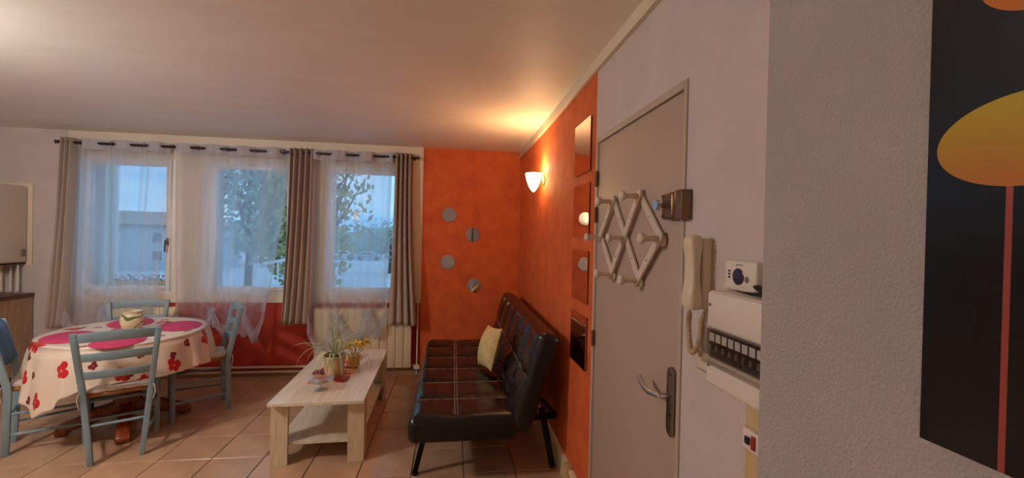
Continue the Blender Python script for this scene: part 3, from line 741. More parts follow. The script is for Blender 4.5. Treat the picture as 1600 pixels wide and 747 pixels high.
md = tcl.modifiers.new('thickness', 'SOLIDIFY'); md.thickness = .0015; md.offset = 1
tag(tcl, 'cream oilcloth with red butterflies draped over the oval dining table', 'tablecloth')
ZT = TZ+.0045
for (x, y, rz), lb in zip([(-2.74, 3.49, TA+.1), (-2.32, 3.35, TA-.1), (-2.22, 3.86, TA), (-2.67, 3.99, TA)],
        ['magenta oval placemat nearest the left chair', 'magenta oval placemat behind the front chair back', 'magenta oval placemat nearest the right chair', 'magenta oval placemat behind the cream jug at the far side']):
    o = MB().lathe([(0, 0), (.99, 0), (1, .0015), (.985, .003), (0, .003)], 48, sx=.215, sy=.15).build('placemat', m_mat, None, loc=(x, y, ZT)); o.rotation_euler.z = rz
    tag(o, lb, 'placemat', 'magenta placemats on the dining table')
# jug on a wire trivet
tv = thing('wire_trivet', 'dark wire trivet under the cream jug', 'trivet', (-2.45, 3.67, ZT))
MB().tube([(.085*cos(t), .085*sin(t), .006) for t in [2*PI*k/28 for k in range(28)]], .003, 6, closed=True).build('ring', m_black_metal, tv)
q = MB()
for k in range(3): a = 2*PI*k/3+.5; q.tube([(.085*cos(a), .085*sin(a), .006), (.1*cos(a), .1*sin(a), .012), (.105*cos(a), .105*sin(a), .001)], .003, 6); q.tube([(.085*cos(a), .085*sin(a), .006), (0, 0, .006)], .003, 6)
q.build('spoke', m_black_metal, tv)
jug_m = mat('cream_glaze_with_green_sprigs', (214, 202, 168), .25)
def sprig(m):
    t = m.node_tree; L = t.links; tcn = t.nodes.new('ShaderNodeTexCoord'); mp_ = t.nodes.new('ShaderNodeMapping'); mp_.inputs['Scale'].default_value = (9, 9, 9)
    wv = t.nodes.new('ShaderNodeTexWave'); wv.wave_type = 'RINGS'; wv.inputs['Scale'].default_value = .55; wv.inputs['Distortion'].default_value = 7; wv.inputs['Detail'].default_value = 1
    r = t.nodes.new('ShaderNodeValToRGB'); r.color_ramp.elements[0].position = .03; r.color_ramp.elements[0].color = lin((92, 104, 62)); r.color_ramp.elements[1].position = .09; r.color_ramp.elements[1].color = lin((216, 204, 170))
    L.new(tcn.outputs['Object'], mp_.inputs[0]); L.new(mp_.outputs[0], wv.inputs['Vector']); L.new(wv.outputs['Fac'], r.inputs[0]); L.new(r.outputs[0], t.nodes['Principled BSDF'].inputs['Base Color'])
sprig(jug_m)
jg = thing('ceramic_jar', 'round cream ceramic jar with green sprig decoration on the dining table', 'jar', (-2.45, 3.67, ZT+.010))
MB().lathe([(0, .006), (.048, .0), (.054, .004), (.072, .03), (.082, .065), (.082, .10), (.072, .13), (.066, .142), (.072, .155), (.074, .160), (.069, .161), (.062, .145), (.066, .12), (.074, .09), (.06, .03), (0, .02)], 36).build('body', jug_m, jg, smooth=60).scale = (.88, .88, .92)

# ================================================================== DINING CHAIRS
def make_chair(label):
    r = thing('dining_chair', label, 'chair', group='blue-grey ladder-back chairs round the dining table'); zt = .868
    def xw(z): return .125+.04*z/.45 if z < .45 else .165+.04*(z-.45)/(zt-.45)
    def yw(z): return -.19+.015*z/.45 if z < .45 else -.175-.085*(z-.45)/(zt-.45)
    for s_ in (-1, 1):
        q = MB(); zs = [0, .15, .30, .42, .48, .6, .75, zt]; prev = None
        rings = [(s_*xw(z), yw(z), z, .0145 if z < .1 else .0165, .019) for z in zs]
        vs = []
        for x, y, z, hx, hy in rings: vs += [(x-hx, y-hy, z), (x+hx, y-hy, z), (x+hx, y+hy, z), (x-hx, y+hy, z)]
        fs = [(0, 3, 2, 1), tuple(4*(len(rings)-1)+k for k in range(4))]
        for i in range(len(rings)-1):
            for k in range(4): fs.append((4*i+k, 4*i+(k+1) % 4, 4*i+4+(k+1) % 4, 4*i+4+k))
        q.add(vs, fs); q.build('rear_leg', m_chair, r, bevel=.004)
        q = MB(); q.tube([(s_*.190, .190, 0), (s_*.190, .190, .44)], [.0165, .020], 12); q.build('front_leg', m_chair, r)
    def rail(z0, z1, arch):
        q = MB(); n = 14; vs = []
        for i in range(n+1):
            t = i/n*2-1; zc = (z0+z1)/2; x = t*(xw(zc)-.010); yy = yw(zc)-.030*(1-t*t); up_ = arch*(1-t*t)
            dy = (yw(z1)-yw(z0))
            vs += [(x, yy-.008, z0+up_*.5), (x, yy+.008, z0+up_*.5), (x, yy+.008+dy, z1+up_), (x, yy-.008+dy, z1+up_)]
        fs = [(0, 1, 2, 3), (4*n+3, 4*n+2, 4*n+1, 4*n)]
        for i in range(n):
            for k in range(4): fs.append((4*i+k, 4*i+4+k, 4*i+4+(k+1) % 4, 4*i+(k+1) % 4))
        q.add(vs, fs); q.build('back_rail', m_chair, r, bevel=.003)
    rail(.806, .864, .012); rail(.680, .732, .005); rail(.560, .610, .005)
    # seat frame and rush
    q = MB(); q.prism([(-.158, -.165), (.158, -.165), (.202, .20), (-.202, .20)], .428, .458); q.build('rush_seat', m_rush, r, bevel=.012, seg=3)
    for a, b in [((-xw(.25), yw(.25), .25), (xw(.25), yw(.25), .25)), ((-.19, .19, .30), (.19, .19, .30)), ((-.19, .19, .17), (.19, .19, .17))]:
        MB().tube([a, b], .0095, 8).build('stretcher', m_chair, r)
    for s_ in (-1, 1):
        for z in (.14, .28): MB().tube([(s_*xw(z), yw(z), z), (s_*.19, .19, z)], .0095, 8).build('stretcher', m_chair, r)
    return r
def seat_pad(label, x, y, rz, i):
    t = thing('seat_pad', label, 'cushion', (x, y, .459), rz, 'pale seat pads on the dining chairs')
    rn = random.Random(i)
    def f(u, v, s_=1):
        a, b = u*2-1, v*2-1; x_ = a*(.178+.03*b)*(1+.02*sin(9*b+i)); y_ = b*.185+.012+.006*sin(11*a+i); e = max(0, (1-abs(a)**5)*(1-abs(b)**5))
        return (x_, y_, .017+s_*(.004+.014*e)+.003*sin(7*a)*sin(8*b)*e)
    q = MB(); q.grid(lambda u, v: f(u, v, 1), 20, 20); q.grid(lambda u, v: (f(u, v, 1)[0], f(u, v, 1)[1], .001+.0), 20, 20)
    n = 21
    rim_ = [j for j in range(n)]+[n*j+n-1 for j in range(1, n)]+[n*(n-1)+j for j in range(n-2, -1, -1)]+[n*j for j in range(n-2, 0, -1)]
    for k in range(len(rim_)): a, b = rim_[k], rim_[(k+1) % len(rim_)]; q.f.append((a, b, b+n*n, a+n*n)); q.mi.append(0)
    q.build('pad', m_cushion, t, smooth=60)
    for s_ in (-1, 1):
        MB().tube([(s_*.15, -.165, .012), (s_*.185, -.205, .010), (s_*.190, -.208, -.03), (s_*.178, -.2, -.09)], [.005, .004, .0035, .003], 6).build('tie', m_cushion, t)
chairs = [(-2.26, 3.29, -.5, .86, 'blue-grey ladder-back chair in front of the table, its back to us', 'pale pad on the chair in front of the table'),
          (-2.11, 3.95, -.84, -.54, 'blue-grey ladder-back chair at the right end of the table by the red wall', 'pale pad on the chair at the right end of the table'),
          (-2.82, 3.45, .83, .55, 'blue-grey ladder-back chair cut by the left edge of the photo', 'pale pad on the chair cut by the left edge of the photo'),
          (-2.705, 4.035, .37, -.93, 'blue-grey ladder-back chair behind the table, under the left window', 'pale pad on the chair behind the table')]
ch0 = None
for i, (x, y, fx, fy, lb, lp) in enumerate(chairs):
    if ch0 is None: ch0 = make_chair(lb); o = ch0
    else: o = copy_tree(ch0)
    o['label'] = lb; o.location = (x, y, 0); o.rotation_euler.z = math.atan2(-fx, fy)
    seat_pad(lp, x, y, math.atan2(-fx, fy), i)
# blue cloth over the back of the left chair
fx, fy = Vector((.83, .55)).normalized(); rzl = math.atan2(-fx, fy)
def jac(u, v):
    a = u*2-1; s_ = v*2-1; z = .882-.30*abs(s_)+.012*sin(5*a) - .004*abs(a); y_ = -.268+ (.018 if s_ > 0 else -.018)*min(1, abs(s_)*6)*1.4-.03*(1-a*a)+(.06*(abs(s_)) )+.006*sin(14*a+3*s_)
    return (a*.175, y_, z)
o = MB().grid(jac, 30, 30).build('blue_cloth', m_blue_cloth, None, smooth=60, solid=.004, loc=(-2.82, 3.45, 0)); o.rotation_euler.z = rzl
tag(o, 'blue cloth hung over the back of the leftmost chair', 'cloth')

# ================================================================== COFFEE TABLE
ct = thing('coffee_table', 'low whitewashed oak coffee table with a lower shelf before the sofa', 'coffee table', (-.875, 3.53, 0), math.radians(1.6))
hw, hl, ht = .296, .632, .43
MB().box(-hw, hw, -hl, hl, ht-.022, ht).build('table_top', m_oak, ct, bevel=.0015, seg=1)
for sx_ in (-1, 1):
    for sy_ in (-1, 1):
        a, b = sorted((sx_*(hw-.004), sx_*(hw-.110))); c, d = sorted((sy_*(hl-.055), sy_*(hl-.077)))
        q = MB(); q.box(a, b, c, d, 0, ht-.0222); e, f_ = sorted((sx_*(hw-.004), sx_*(hw-.026))); g_, h_ = sorted((sy_*(hl-.0775), sy_*(hl-.15)))
        q.box(e, f_, g_, h_, 0, ht-.0222); q.build('leg', m_oak_v, ct, bevel=.001, seg=1)
MB().box(-hw+.028, hw-.028, -hl+.079, hl-.079, .125, .145).build('shelf', m_oak, ct, bevel=.001, seg=1)
ZK = ht+.0008
# runner
def rn_(u, v): return (-.13+.26*u, -.34+.70*v, .0012+.0008*sin(23*v)*sin(9*u))
rr_ = MB().grid(rn_, 10, 30).build('table_runner', m_runner, None, solid=.0015, loc=(-.90, 3.60, ZK)); tag(rr_, 'small cream and red runner along the coffee table top', 'runner')
for (x, y), lb in zip([(-.805, 3.33), (-.80, 3.64), (-1.01, 3.50)], ['dark red coaster in front right of the planter', 'dark red coaster behind the planter by the yellow flowers', 'dark red coaster left of the planter, mostly hidden']):
    o = MB().box(-.047, .047, -.047, .047, 0, .009).build('coaster', m_coaster, None, bevel=.003, loc=(x, y, ZK+.0025)); tag(o, lb, 'coaster', 'dark red coasters on the coffee table')
# glass footed dish
gd = thing('glass_dish', 'clear glass footed dish at the front of the coffee table', 'dish', (-.896, 3.126, ZK))
MB().lathe([(0, 0), (.042, .0), (.044, .003), (.03, .008), (.009, .014), (.007, .03), (.012, .042), (0, .046)], 30).build('stem', m_dish_glass, gd, smooth=60)
MB().lathe([(.0, .046), (.03, .048), (.065, .056), (.086, .074), (.088, .078), (.084, .077), (.062, .061), (.03, .053), (0, .051)], 36).build('bowl', m_dish_glass, gd, smooth=60)
# spider plant
sp = thing('spider_plant', 'spider plant with long arching striped leaves in a cream pot', 'plant', (-.885, 3.42, ZK+.003))
MB().lathe([(0, .004), (.060, 0), (.064, .004), (.072, .06), (.080, .14), (.084, .145), (.084, .160), (.078, .160), (.074, .145), (0, .14)], 32).build('pot', m_pot, sp, smooth=50)
MB().lathe([(.076, 0), (.04, .006), (0, .010)], 20, (0, 0, .143)).build('soil', m_soil, sp)
def blade(az, reach, peak, drop, wid, par, nm='leaf', base=.15, off=(0, 0)):
    n = 16; vs = []; uv = []
    P0 = Vector((off[0]+.02*cos(az), off[1]+.02*sin(az), base)); P1 = Vector((off[0]+reach*.35*cos(az), off[1]+reach*.35*sin(az), base+peak*1.5)); P2 = Vector((off[0]+reach*cos(az), off[1]+reach*sin(az), base+peak-drop))
    P15 = Vector((off[0]+reach*.9*cos(az), off[1]+reach*.9*sin(az), base+peak))
    sd = Vector((-sin(az), cos(az), 0))
    for i in range(n+1):
        t = i/n; u = 1-t; p = P0*u**3+P1*3*u*u*t+P15*3*u*t*t+P2*t**3; w_ = wid*(.6+.8*t)*(1-t**2.5)+.0006
        vs += [p-sd*w_, p+Vector((0, 0, -w_*.5)), p+sd*w_]; uv += [(0, t), (.5, t), (1, t)]
    fs = [(3*i+k, 3*i+k+1, 3*i+4+k, 3*i+3+k) for i in range(n) for k in (0, 1)]
    q = MB().add(vs, fs).build(nm, m_leaf, par, smooth=180, solid=.0008); ul = q.data.uv_layers.new(name='UVMap')
    for p in q.data.polygons:
        for li in p.loop_indices: ul.data[li].uv = uv[q.data.loops[li].vertex_index]
rl = random.Random(11)
for az, re, pk, dr_ in [(PI*1.02, .30, .10, .02), (PI*1.10, .27, .09, .16), (PI*.93, .24, .05, -.05), (PI*1.3, .16, .05, .19), (PI*1.25, .12, .06, .21), (PI*1.45, .12, .04, .20), (PI*1.58, .14, .04, .20), (PI*1.7, .15, .05, .19),
        (-.05, .24, .12, .22), (.03, .27, .10, .22), (-.15, .21, .12, .19), (-.25, .20, .10, .22), (.15, .25, .09, .20), (.5, .20, .13, .03), (.35, .22, .14, -.08), (.2, .19, .12, -.02), (1.3, .04, .28, 0), (1.8, .06, .24, 0), (2.2, .10, .20, .02), (.9, .16, .2, -.04), (PI*.8, .2, .1, .08), (PI*1.15, .2, .08, .1), (PI*.6, .15, .12, .1)]:
    blade(az+rl.uniform(-.05, .05), re*rl.uniform(.95, 1.05), pk, dr_, .0062, sp)
for k in range(14): blade(rl.uniform(0, 2*PI), rl.uniform(.1, .2), rl.uniform(.03, .14), rl.uniform(.0, .16), .0055, sp)
# yellow flowers
yf = thing('yellow_flower_pot', 'yellow flowers in a small pale yellow pot behind the spider plant', 'plant', (-.785, 3.63, ZK+.003))
MB().lathe([(0, 0), (.036, 0), (.04, .004), (.05, .09), (.053, .092), (.053, .1), (.047, .1), (0, .085)], 28).build('pot', m_yellow_pot, yf, smooth=50)
m_green = mat('green_stem', (104, 130, 66), .6)
def flower(x, y, z, s, tilt, az):
    st = MB().tube([(x*.2, y*.2, .085), (x*.7, y*.7, z*.75), (x, y, z)], .0025, 6).build('flower_stem', m_green, yf)
    M = Matrix.Translation((x, y, z)) @ Matrix.Rotation(az, 4, 'Z') @ Matrix.Rotation(tilt, 4, 'Y')
    q = MB()
    for k in range(6):
        a = 2*PI*k/6; vs = []
        for i in range(5):
            t = i/4; w_ = s*.33*sin(PI*min(.96, t*.8+.16)); r_ = s*t; zz = s*.25*t*t
            c = Vector((r_*cos(a), r_*sin(a), zz)); sd = Vector((-sin(a), cos(a), 0)); vs += [M @ (c-sd*w_), M @ (c+Vector((0, 0, .12*s))), M @ (c+sd*w_)]
        q.add(vs, [(3*i+j, 3*i+j+1, 3*i+4+j, 3*i+3+j) for i in range(4) for j in (0, 1)])
    q.build('petals', m_yellow, st, smooth=60, solid=.001)
    MB().lathe([(.10*s, 0), (.20*s, .25*s), (.26*s, .5*s), (.22*s, .5*s), (.12*s, .1*s), (0, .08*s)], 12, M=M.to_3x3().to_4x4(), c=M.translation).build('flower_centre', mat('orange_trumpet', (206, 140, 40), .6) if 'orange_trumpet' not in bpy.data.materials else bpy.data.materials['orange_trumpet'], st, smooth=60)
for a in [(-.115, -.07, .20, .042, 1.1, -1.9), (-.03, -.05, .185, .036, .9, -1.4), (.02, -.03, .19, .038, .8, -1.2), (.06, -.02, .185, .036, 1.0, -.6), (.095, .0, .20, .034, 1.0, -.3), (.0, .04, .2, .034, .5, 1.6)]: flower(*a)

# ================================================================== SOFA
sf = thing('sofa_bed', 'black leather click-clack sofa with grey stitching and slanted metal legs', 'sofa', (0, 3.535, 0))
SL = .975     # half length
def pad(lx, ly, lz, rad, quilt, N, M):
    """rounded upholstered block; quilt(a, b) pushes the top face out, (a, b) in 0..1"""
    nx, ny, nz_ = N; q = MB()
    def shape(p, top):
        c = Vector((max(-lx/2+rad, min(lx/2-rad, p[0])), max(-ly/2+rad, min(ly/2-rad, p[1])), max(-lz/2+rad, min(lz/2-rad, p[2]))))
        d = Vector(p)-c
        if d.length > 1e-9: p2 = c+d.normalized()*rad
        else: p2 = Vector(p)
        if p[2] > lz/2-1e-6: p2.z += quilt(p[0]/lx+.5, p[1]/ly+.5)
        return M @ p2
    def face(o, du, dv, nu, nv):
        q.grid(lambda u, v: shape([o[k]+du[k]*u+dv[k]*v for k in range(3)], 0), nu, nv)
    X, Y, Z = lx/2, ly/2, lz/2
    face((-X, -Y, Z), (lx, 0, 0), (0, ly, 0), nx, ny); face((-X, -Y, -Z), (0, ly, 0), (lx, 0, 0), 10, 10)
    face((-X, -Y, -Z), (lx, 0, 0), (0, 0, lz), nx, nz_); face((-X, Y, -Z), (0, 0, lz), (lx, 0, 0), nz_, nx)
    face((-X, -Y, -Z), (0, 0, lz), (0, ly, 0), nz_, ny); face((X, -Y, -Z), (0, ly, 0), (0, 0, lz), ny, nz_)
    return q
def quilter(ca, cb, amp, sharp=.05, wr=0.):
    def g(a, b):
        m = 0; d = 1e9
        for lines_, x, L in ((ca, a, 1.0), (cb, b, 1.0)):
            dd = min(abs(x-l) for l in lines_)*(2.0 if lines_ is cb else .66)
            d = min(d, dd)
        e = 1-math.exp(-(d/sharp)**1.1)
        edge = min(a, 1-a, b*2.5, (1-b)*2.5); e2 = min(1, max(0, edge)/.10)
        w_ = wr*(sin(31*a+13*b)*sin(17*a-41*b)+.6*sin(67*a+9*b+2*sin(19*b)))*math.exp(-d/.08)
        return (amp*e+w_)*e2-.35*amp*(1-e)*e2
    return g
rows = [i/6 for i in range(1, 6)]
# seat
sw_, st_ = .665, .155
Ms = Matrix.Translation((.085, 0, .358)) @ Matrix.Rotation(0, 4, 'Y')
seat = pad(sw_, 2*SL, st_, .045, quilter([.43], rows, .016, .045, .0022), (70, 150, 8), Ms).build('seat_cushion', m_leather, sf, smooth=60, merge=True)
def seam(path, par, r=.0026): MB().tube(path, r, 6).build('stitching', m_seam, par)
def on_seat(a, b, dz=.0): return Ms @ Vector(((a-.5)*sw_, (b-.5)*2*SL, st_/2+quilter([.43], rows, .016, .045, .0)(a, b)+dz))
for da in (-.012, .012): seam([on_seat(.43+da, b/60, .0015) for b in range(2, 59)], seat)
for rw in rows: seam([on_seat(a/40, rw, .001) for a in range(2, 39)], seat)
for b in (.022, .978): seam([on_seat(a/40, b, -.012) for a in range(2, 39)], seat)
# back
bl, bt = .63, .135; ang = math.atan2(.165, .54)     # lean
bx = Vector((.165, 0, .54)).normalized(); bn = Vector((-bx.z, 0, bx.x))   # up the back / out of its front face
O_ = Vector((.365, 0, .345))+bx*bl/2-bn*(bt/2)
Mb = Matrix((( bx.x, 0, bn.x, O_.x), (0, 1, 0, 0), (bx.z, 0, bn.z, O_.z), (0, 0, 0, 1)))
brow = [i/6 for i in range(1, 6)]
back = pad(bl, 2*SL, bt, .042, quilter([.52], brow, .020, .05, .0026), (64, 150, 8), Mb).build('backrest', m_leather, sf, smooth=60, merge=True)
def on_back(a, b, dz=0.): return Mb @ Vector(((a-.5)*bl, (b-.5)*2*SL, bt/2+quilter([.52], brow, .020, .05, 0)(a, b)+dz))
seam([on_back(.52, b/60, .001) for b in range(2, 59)], back)
for rw in brow: seam([on_back(a/40, rw, .001) for a in range(3, 38)], back)
seam([on_back(a/40, .018, -.014) for a in range(3, 38)], back)
# legs, rails, hinge brackets
for s_ in (-1, 1):
    y = s_*.765
    q = MB(); q.bar((-.150, y, .285), (-.214, y, .012), .030, .034); q.build('leg', m_black_metal, sf, bevel=.004)
    MB().tube([(-.2155, y, 0), (-.212, y, .016)], .021, 12).build('foot_cap', m_black_plastic, sf)
    q = MB(); q.bar((.600, y, .40), (.680, y, .012), .030, .040); q.build('leg', m_black_metal, sf, bevel=.004)
    MB().tube([(.681, y, 0), (.679, y, .016)], .021, 12).build('foot_cap', m_black_plastic, sf)
    q = MB(); q.bar((.20, y, .270), (.655, y, .355), .026, .03); q.bar((.40, y, .345), (.70, y, .340), .026, .03); q.bar((.56, y, .50), (.700, y, .345), .024, .028)
    q.build('hinge_bracket', m_black_metal, sf, bevel=.003)
MB().box(-.16, -.12, -.78, .78, .262, .284).build('front_rail', m_black_metal, sf, bevel=.003)
MB().box(.40, .44, -.78, .78, .262, .284).build('rear_rail', m_black_metal, sf, bevel=.003)
# cushion leaning on the back
def cu(u, v, s_=1):
    a, b = u*2-1, v*2-1; e = max(0, (1-a*a))**.55*max(0, (1-b*b))**.55
    k = 1-.10*(1-abs(a))*b*b-.10*(1-abs(b))*a*a
    return Vector((a*.165*(1-.07*(1-b*b)), b*.165*(1-.07*(1-a*a)), s_*(.075*e+.002)))
Mc = Matrix.Translation((.305, 3.42, .635)) @ Matrix.Rotation(.22, 4, 'Z') @ Matrix.Rotation(-1.28, 4, 'Y') @ Matrix.Rotation(.12, 4, 'Z')
q = MB(); q.grid(lambda u, v: Mc @ cu(u, v, 1), 24, 24); q.grid(lambda u, v: Mc @ cu(u, v, -1), 24, 24)
tw = thing('throw_cushion', 'small square pale yellow cushion leaning against the black sofa back', 'cushion', (.28, 3.42, .46))
q.v = [(a-.28, b-3.42, c-.46) for a, b, c in q.v]
q.build('cover', m_throw, tw, smooth=60, merge=True)

# ================================================================== KITCHEN CORNER
bo = thing('wall_boiler', 'white wall boiler on the left edge of the photo', 'boiler', (-4.13, YB-.001, 1.165))
MB().box(-.42, .0, -.30, -.012, .0, .745).build('casing', m_boiler, bo, bevel=.022, seg=4)
MB().box(-.44, .035, -.012, 0, -.03, .775).build('back_plate', m_cream_gloss, bo, bevel=.002)
MB().box(-.36, -.06, -.306, -.300, .06, .17).build('control_flap', m_plastic_white, bo, bevel=.002)
MB().box(.0005, .012, -.075, -.045, .06, .13).build('latch', m_grey_plastic, bo, bevel=.003)
MB().box(-.41, -.01, -.285, -.02, -.012, -.0005).build('underside_tray', m_darkgap, bo)
for k, x in enumerate((-.34, -.26, -.18, -.10, -.04)):
    MB().tube([(x, -.06, -.27), (x, -.06, -.013)], .009, 10).build('pipe', m_plastic_white, bo)
kc = thing('kitchen_cabinet', 'light oak kitchen base cabinet at the left edge under the boiler', 'cabinet', (-4.08, YB-.011, 0))
MB().box(-.60, -.0, -.60, -.001, .10, .83).build('carcass', m_cabinet, kc, bevel=.001, seg=1)
MB().box(-.597, -.003, -.62, -.602, .105, .825).build('door', m_cabinet, kc, bevel=.002)
MB().tube([(-.08, -.645, .6), (-.08, -.645, .74)], .006, 10).build('handle', m_steel, kc)
MB().box(-.59, -.01, -.55, -.02, .0, .10).build('plinth', m_darkgap, kc)
wt = thing('worktop', 'brown kitchen worktop slab on the oak cabinet at left', 'worktop', (-4.08, YB-.012, .831))
MB().box(-1.3, .010, -.63, 0, 0, .038).build('slab', m_worktop, wt, bevel=.003)
k2 = copy_tree(kc); k2.location.x = -4.682; k2['label'] = 'second oak base cabinet further left, outside the photo'

# ================================================================== OUTSIDE
GZ = -3.0
m_asphalt = mat('hazed_grey_asphalt', (186, 194, 202), .9, col2=(200, 208, 214), nscale=.3)  # road made pale and bluish, outdoor haze put into its colour
m_grass_far = mat('dull_grass', (96, 112, 92), .95, col2=(112, 126, 100), nscale=.2)
m_house = mat('hazed_grey_render', (186, 190, 194), .9); m_roof = mat('hazed_brown_roof_tiles', (172, 156, 146), .85, col2=(154, 138, 130), nscale=2, stretch=(1, 6, 6))  # walls and roof lightened so their colours carry the haze
m_window_dark = mat('dark_far_window', (120, 130, 142), .2)
m_leaves = [mat('hazed_foliage', (138, 158, 148), .9, col2=(160, 176, 156), nscale=3), mat('hazed_autumn_foliage', (176, 170, 112), .9, col2=(150, 150, 106), nscale=3)]  # foliage raised well above leaf tone to paint the haze in
m_bark = mat('bark', (78, 66, 56), .9)
gr = struct(B(-90, 60, YB+WT+.3, 140, GZ-.2, GZ).build('ground', m_asphalt, smooth=0))
def house(lb, x, y, w_, d_, h, rz, nwin):
    t = thing('house', lb, 'house', (x, y, GZ), rz)
    B(-w_/2, w_/2, 0, d_, 0, h).build('wall', m_house, t, smooth=0)
    e = .5; q = MB(); q.add([(-w_/2-e, -e, h), (w_/2+e, -e, h), (w_/2+e, d_+e, h), (-w_/2-e, d_+e, h), (-w_/4, d_/2, h+1.6), (w_/4, d_/2, h+1.6)], [(0, 1, 5, 4), (1, 2, 5), (2, 3, 4, 5), (3, 0, 4), (0, 3, 2, 1)])
    q.build('roof', m_roof, t, smooth=0); MB().tube([(-w_/2-e, -e, h), (w_/2+e, -e, h)], .09, 8).build('gutter', m_grey_plastic, t)
    for i in range(nwin):
        xx = -w_/2+w_*(i+.5)/nwin
        for zz in (.9, h-1.9):
            f = B(xx-.5, xx+.5, -.05, .05, zz, zz+1.2).build('window', m_pvc, t, smooth=0); B(xx-.42, xx+.42, -.08, -.051, zz+.08, zz+1.12).build('pane', m_window_dark, f, smooth=0)
    return t
house('grey rendered house with a brown hipped roof seen through the left window', -33.5, 50, 17, 9, 4.75, .30, 4)
# projecting cream wing of this building, outside the left window
wg = thing('building_wing', 'cream rendered wall of the building just outside the left window', 'building', (-4.22, YB+WT+.001, GZ))
B(-2.6, 0, 0, .93, 0, 8).build('wall', m_ext_cream, wg, smooth=0)
MB().tube([(.035, .87, 0), (.035, .87, 8)], .03, 10).build('downpipe', m_pvc, wg)

def tree(lb, x, y, h, cr_, mt, seed, dens=1.0, zc=.62):
    rn2 = random.Random(seed); t = thing('tree', lb, 'tree', (x, y, GZ), 0, 'trees beyond the road')
    MB().tube([(0, 0, 0), (.1, 0, h*.3), (0, .1, h*.6), (0, 0, h*.85)], [.25, .2, .13, .04], 8).build('trunk', m_bark, t)
    q = MB()
    for k in range(14):
        a = rn2.uniform(0, 6.28); z = h*rn2.uniform(.35, .6); L = cr_*rn2.uniform(.6, 1.); q.tube([(0, 0, z), (L*.5*cos(a), L*.5*sin(a), z+h*.15), (L*cos(a), L*sin(a), z+h*rn2.uniform(.2, .38))], [.08, .05, .015], 5, caps=False)
    q.build('branches', m_bark, t)
    q = MB()
    for k in range(int(2600*dens)):
        a = rn2.uniform(0, 6.28); c = rn2.uniform(-1, 1); rr2 = rn2.random()**.4; s_ = math.sqrt(1-c*c)
        lob = 1+.22*sin(3*a+seed)*sin(4*c+seed)
        p = Vector((cr_*lob*rr2*s_*cos(a), cr_*lob*rr2*s_*sin(a), h*zc+h*.38*rr2*c*lob))
        u = Vector((rn2.uniform(-1, 1), rn2.uniform(-1, 1), rn2.uniform(-1, 1))).normalized(); v_ = u.orthogonal().normalized(); sz = rn2.uniform(.10, .22)*(h/9)
        q.add([p-u*sz, p+v_*sz*.6, p+u*sz, p-v_*sz*.6], [(0, 1, 2, 3)])
    tag(q.build('foliage', mt, t, smooth=0), kind='stuff')
tree('dense dark tree filling the view through the middle window, left part', -12.4, 28, 11, 2.9, m_leaves[0], 1, .55)
tree('dense dark tree filling the middle window, right part', -13.5, 37.5, 12, 3.8, m_leaves[0], 2, .45)
tree('yellowish autumn tree at the right of the middle window', -8.3, 23, 8.0, 1.6, m_leaves[1], 3)
tree('thin-leaved tree with bare branches at the left of the right window', -5.3, 18, 8.6, 1.8, m_leaves[1], 4, .35)
tree('low dark tree behind the thin-leaved one in the right window', -7.0, 49, 6.0, 4.0, m_leaves[0], 5)
tree('small far tree at the right of the right window', -.5, 56, 5.4, 3.0, m_leaves[0], 6)
tree('far tree between the grey house and the middle window', -20, 60, 6.5, 3.6, m_leaves[0], 7)
tree('far tree right of the small one on the skyline', 12, 64, 5.6, 4.6, m_leaves[0], 8)
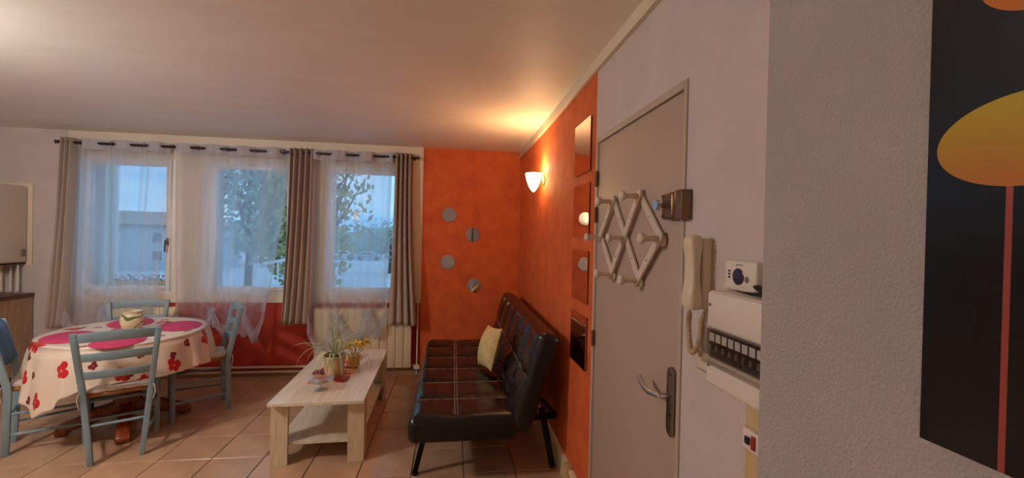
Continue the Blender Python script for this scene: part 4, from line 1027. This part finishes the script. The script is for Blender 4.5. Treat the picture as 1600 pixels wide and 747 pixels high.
# hedge line closing the horizon
def hedge_f(u, v): x = -110+190*u; return (x, 95+2*sin(5*u)+1.5*sin(PI*v)*-1+.5*sin(90*u), GZ+(4.9+.5*sin(37*u)+.4*sin(91*u)+.3*sin(173*u))*v)
o = MB().grid(hedge_f, 300, 6).build('tree_line', m_leaves[0], None, smooth=0, solid=2.0); tag(o, 'distant dark tree line on the horizon outside', 'trees', kind='stuff')
def car(lb, x, y, rz, c):
    t = thing('car', lb, 'car', (x, y, GZ), rz, 'parked cars across the road')
    m = mat('car_paint', c, .25, coat=.6)
    prof_ = [(-2.1, .3), (2.1, .3), (2.15, .7), (1.9, .85), (1.1, .92), (.6, 1.38), (-.9, 1.42), (-1.7, .98), (-2.12, .9)]
    MB().prism(prof_, -.85, .85, Matrix(((1, 0, 0), (0, 0, 1), (0, 1, 0))).to_4x4()).build('body', m, t, bevel=.06)
    MB().prism([(1.0, .93), (.56, 1.30), (-.85, 1.33), (-1.5, .99)], -.87, .87, Matrix(((1, 0, 0), (0, 0, 1), (0, 1, 0))).to_4x4()).build('windows', m_window_dark, t, bevel=.02)
    for sx_ in (-1.3, 1.3):
        for sy_ in (-.8, .8): MB().tube([(sx_, sy_-.1, .32), (sx_, sy_+.1, .32)], .32, 14).build('wheel', m_black_plastic, t)
car('white car parked across the road, left of the three', -18.0, 74, .1, (220, 222, 226)); car('silver car parked across the road, middle of the three', -13.6, 72, .05, (170, 176, 182)); car('white van-like car parked across the road, right of the three', -9.5, 76, 0, (210, 214, 220))
# white railing and flower box
rl_ = thing('garden_railing', 'white metal railing seen low through the middle window', 'railing', (-3.05, YB+2.6, 0))
MB().tube([(0, 0, .98), (1.0, 0, 1.20)], .022, 8).build('top_rail', m_pvc, rl_)
MB().tube([(0, 0, .40), (1.0, 0, .62)], .018, 8).build('bottom_rail', m_pvc, rl_)
for k in range(6): MB().tube([(.05+.18*k, 0, .30 if k not in (0, 5) else -3.0), (.05+.18*k, 0, .98+.04*k)], .012, 6).build('baluster', m_pvc, rl_)
fx_ = thing('flower_box', 'planter of pink flowers on the outer sill of the left window', 'planter', (-3.25, YB+.25, WZ0+.001))
MB().box(-.35, .38, -.06, .09, .0, .10).build('trough', m_ext_cream, fx_, bevel=.006)
q = MB(); q2 = MB(); rf_ = random.Random(3)
for k in range(220):
    p = Vector((rf_.uniform(-.33, .37), rf_.uniform(-.05, .08), .10+rf_.random()**1.5*.07)); u = Vector((rf_.uniform(-1, 1), rf_.uniform(-1, 1), rf_.uniform(-.4, 1))).normalized(); v_ = u.orthogonal().normalized(); sz = .011
    (q if k % 3 else q2).add([p-u*sz, p+v_*sz, p+u*sz, p-v_*sz], [(0, 1, 2, 3)])
tag(q.build('blossoms', mat('pink_petals', (206, 96, 110), .7), fx_, smooth=0), kind='stuff'); tag(q2.build('foliage', m_green, fx_, smooth=0), kind='stuff')
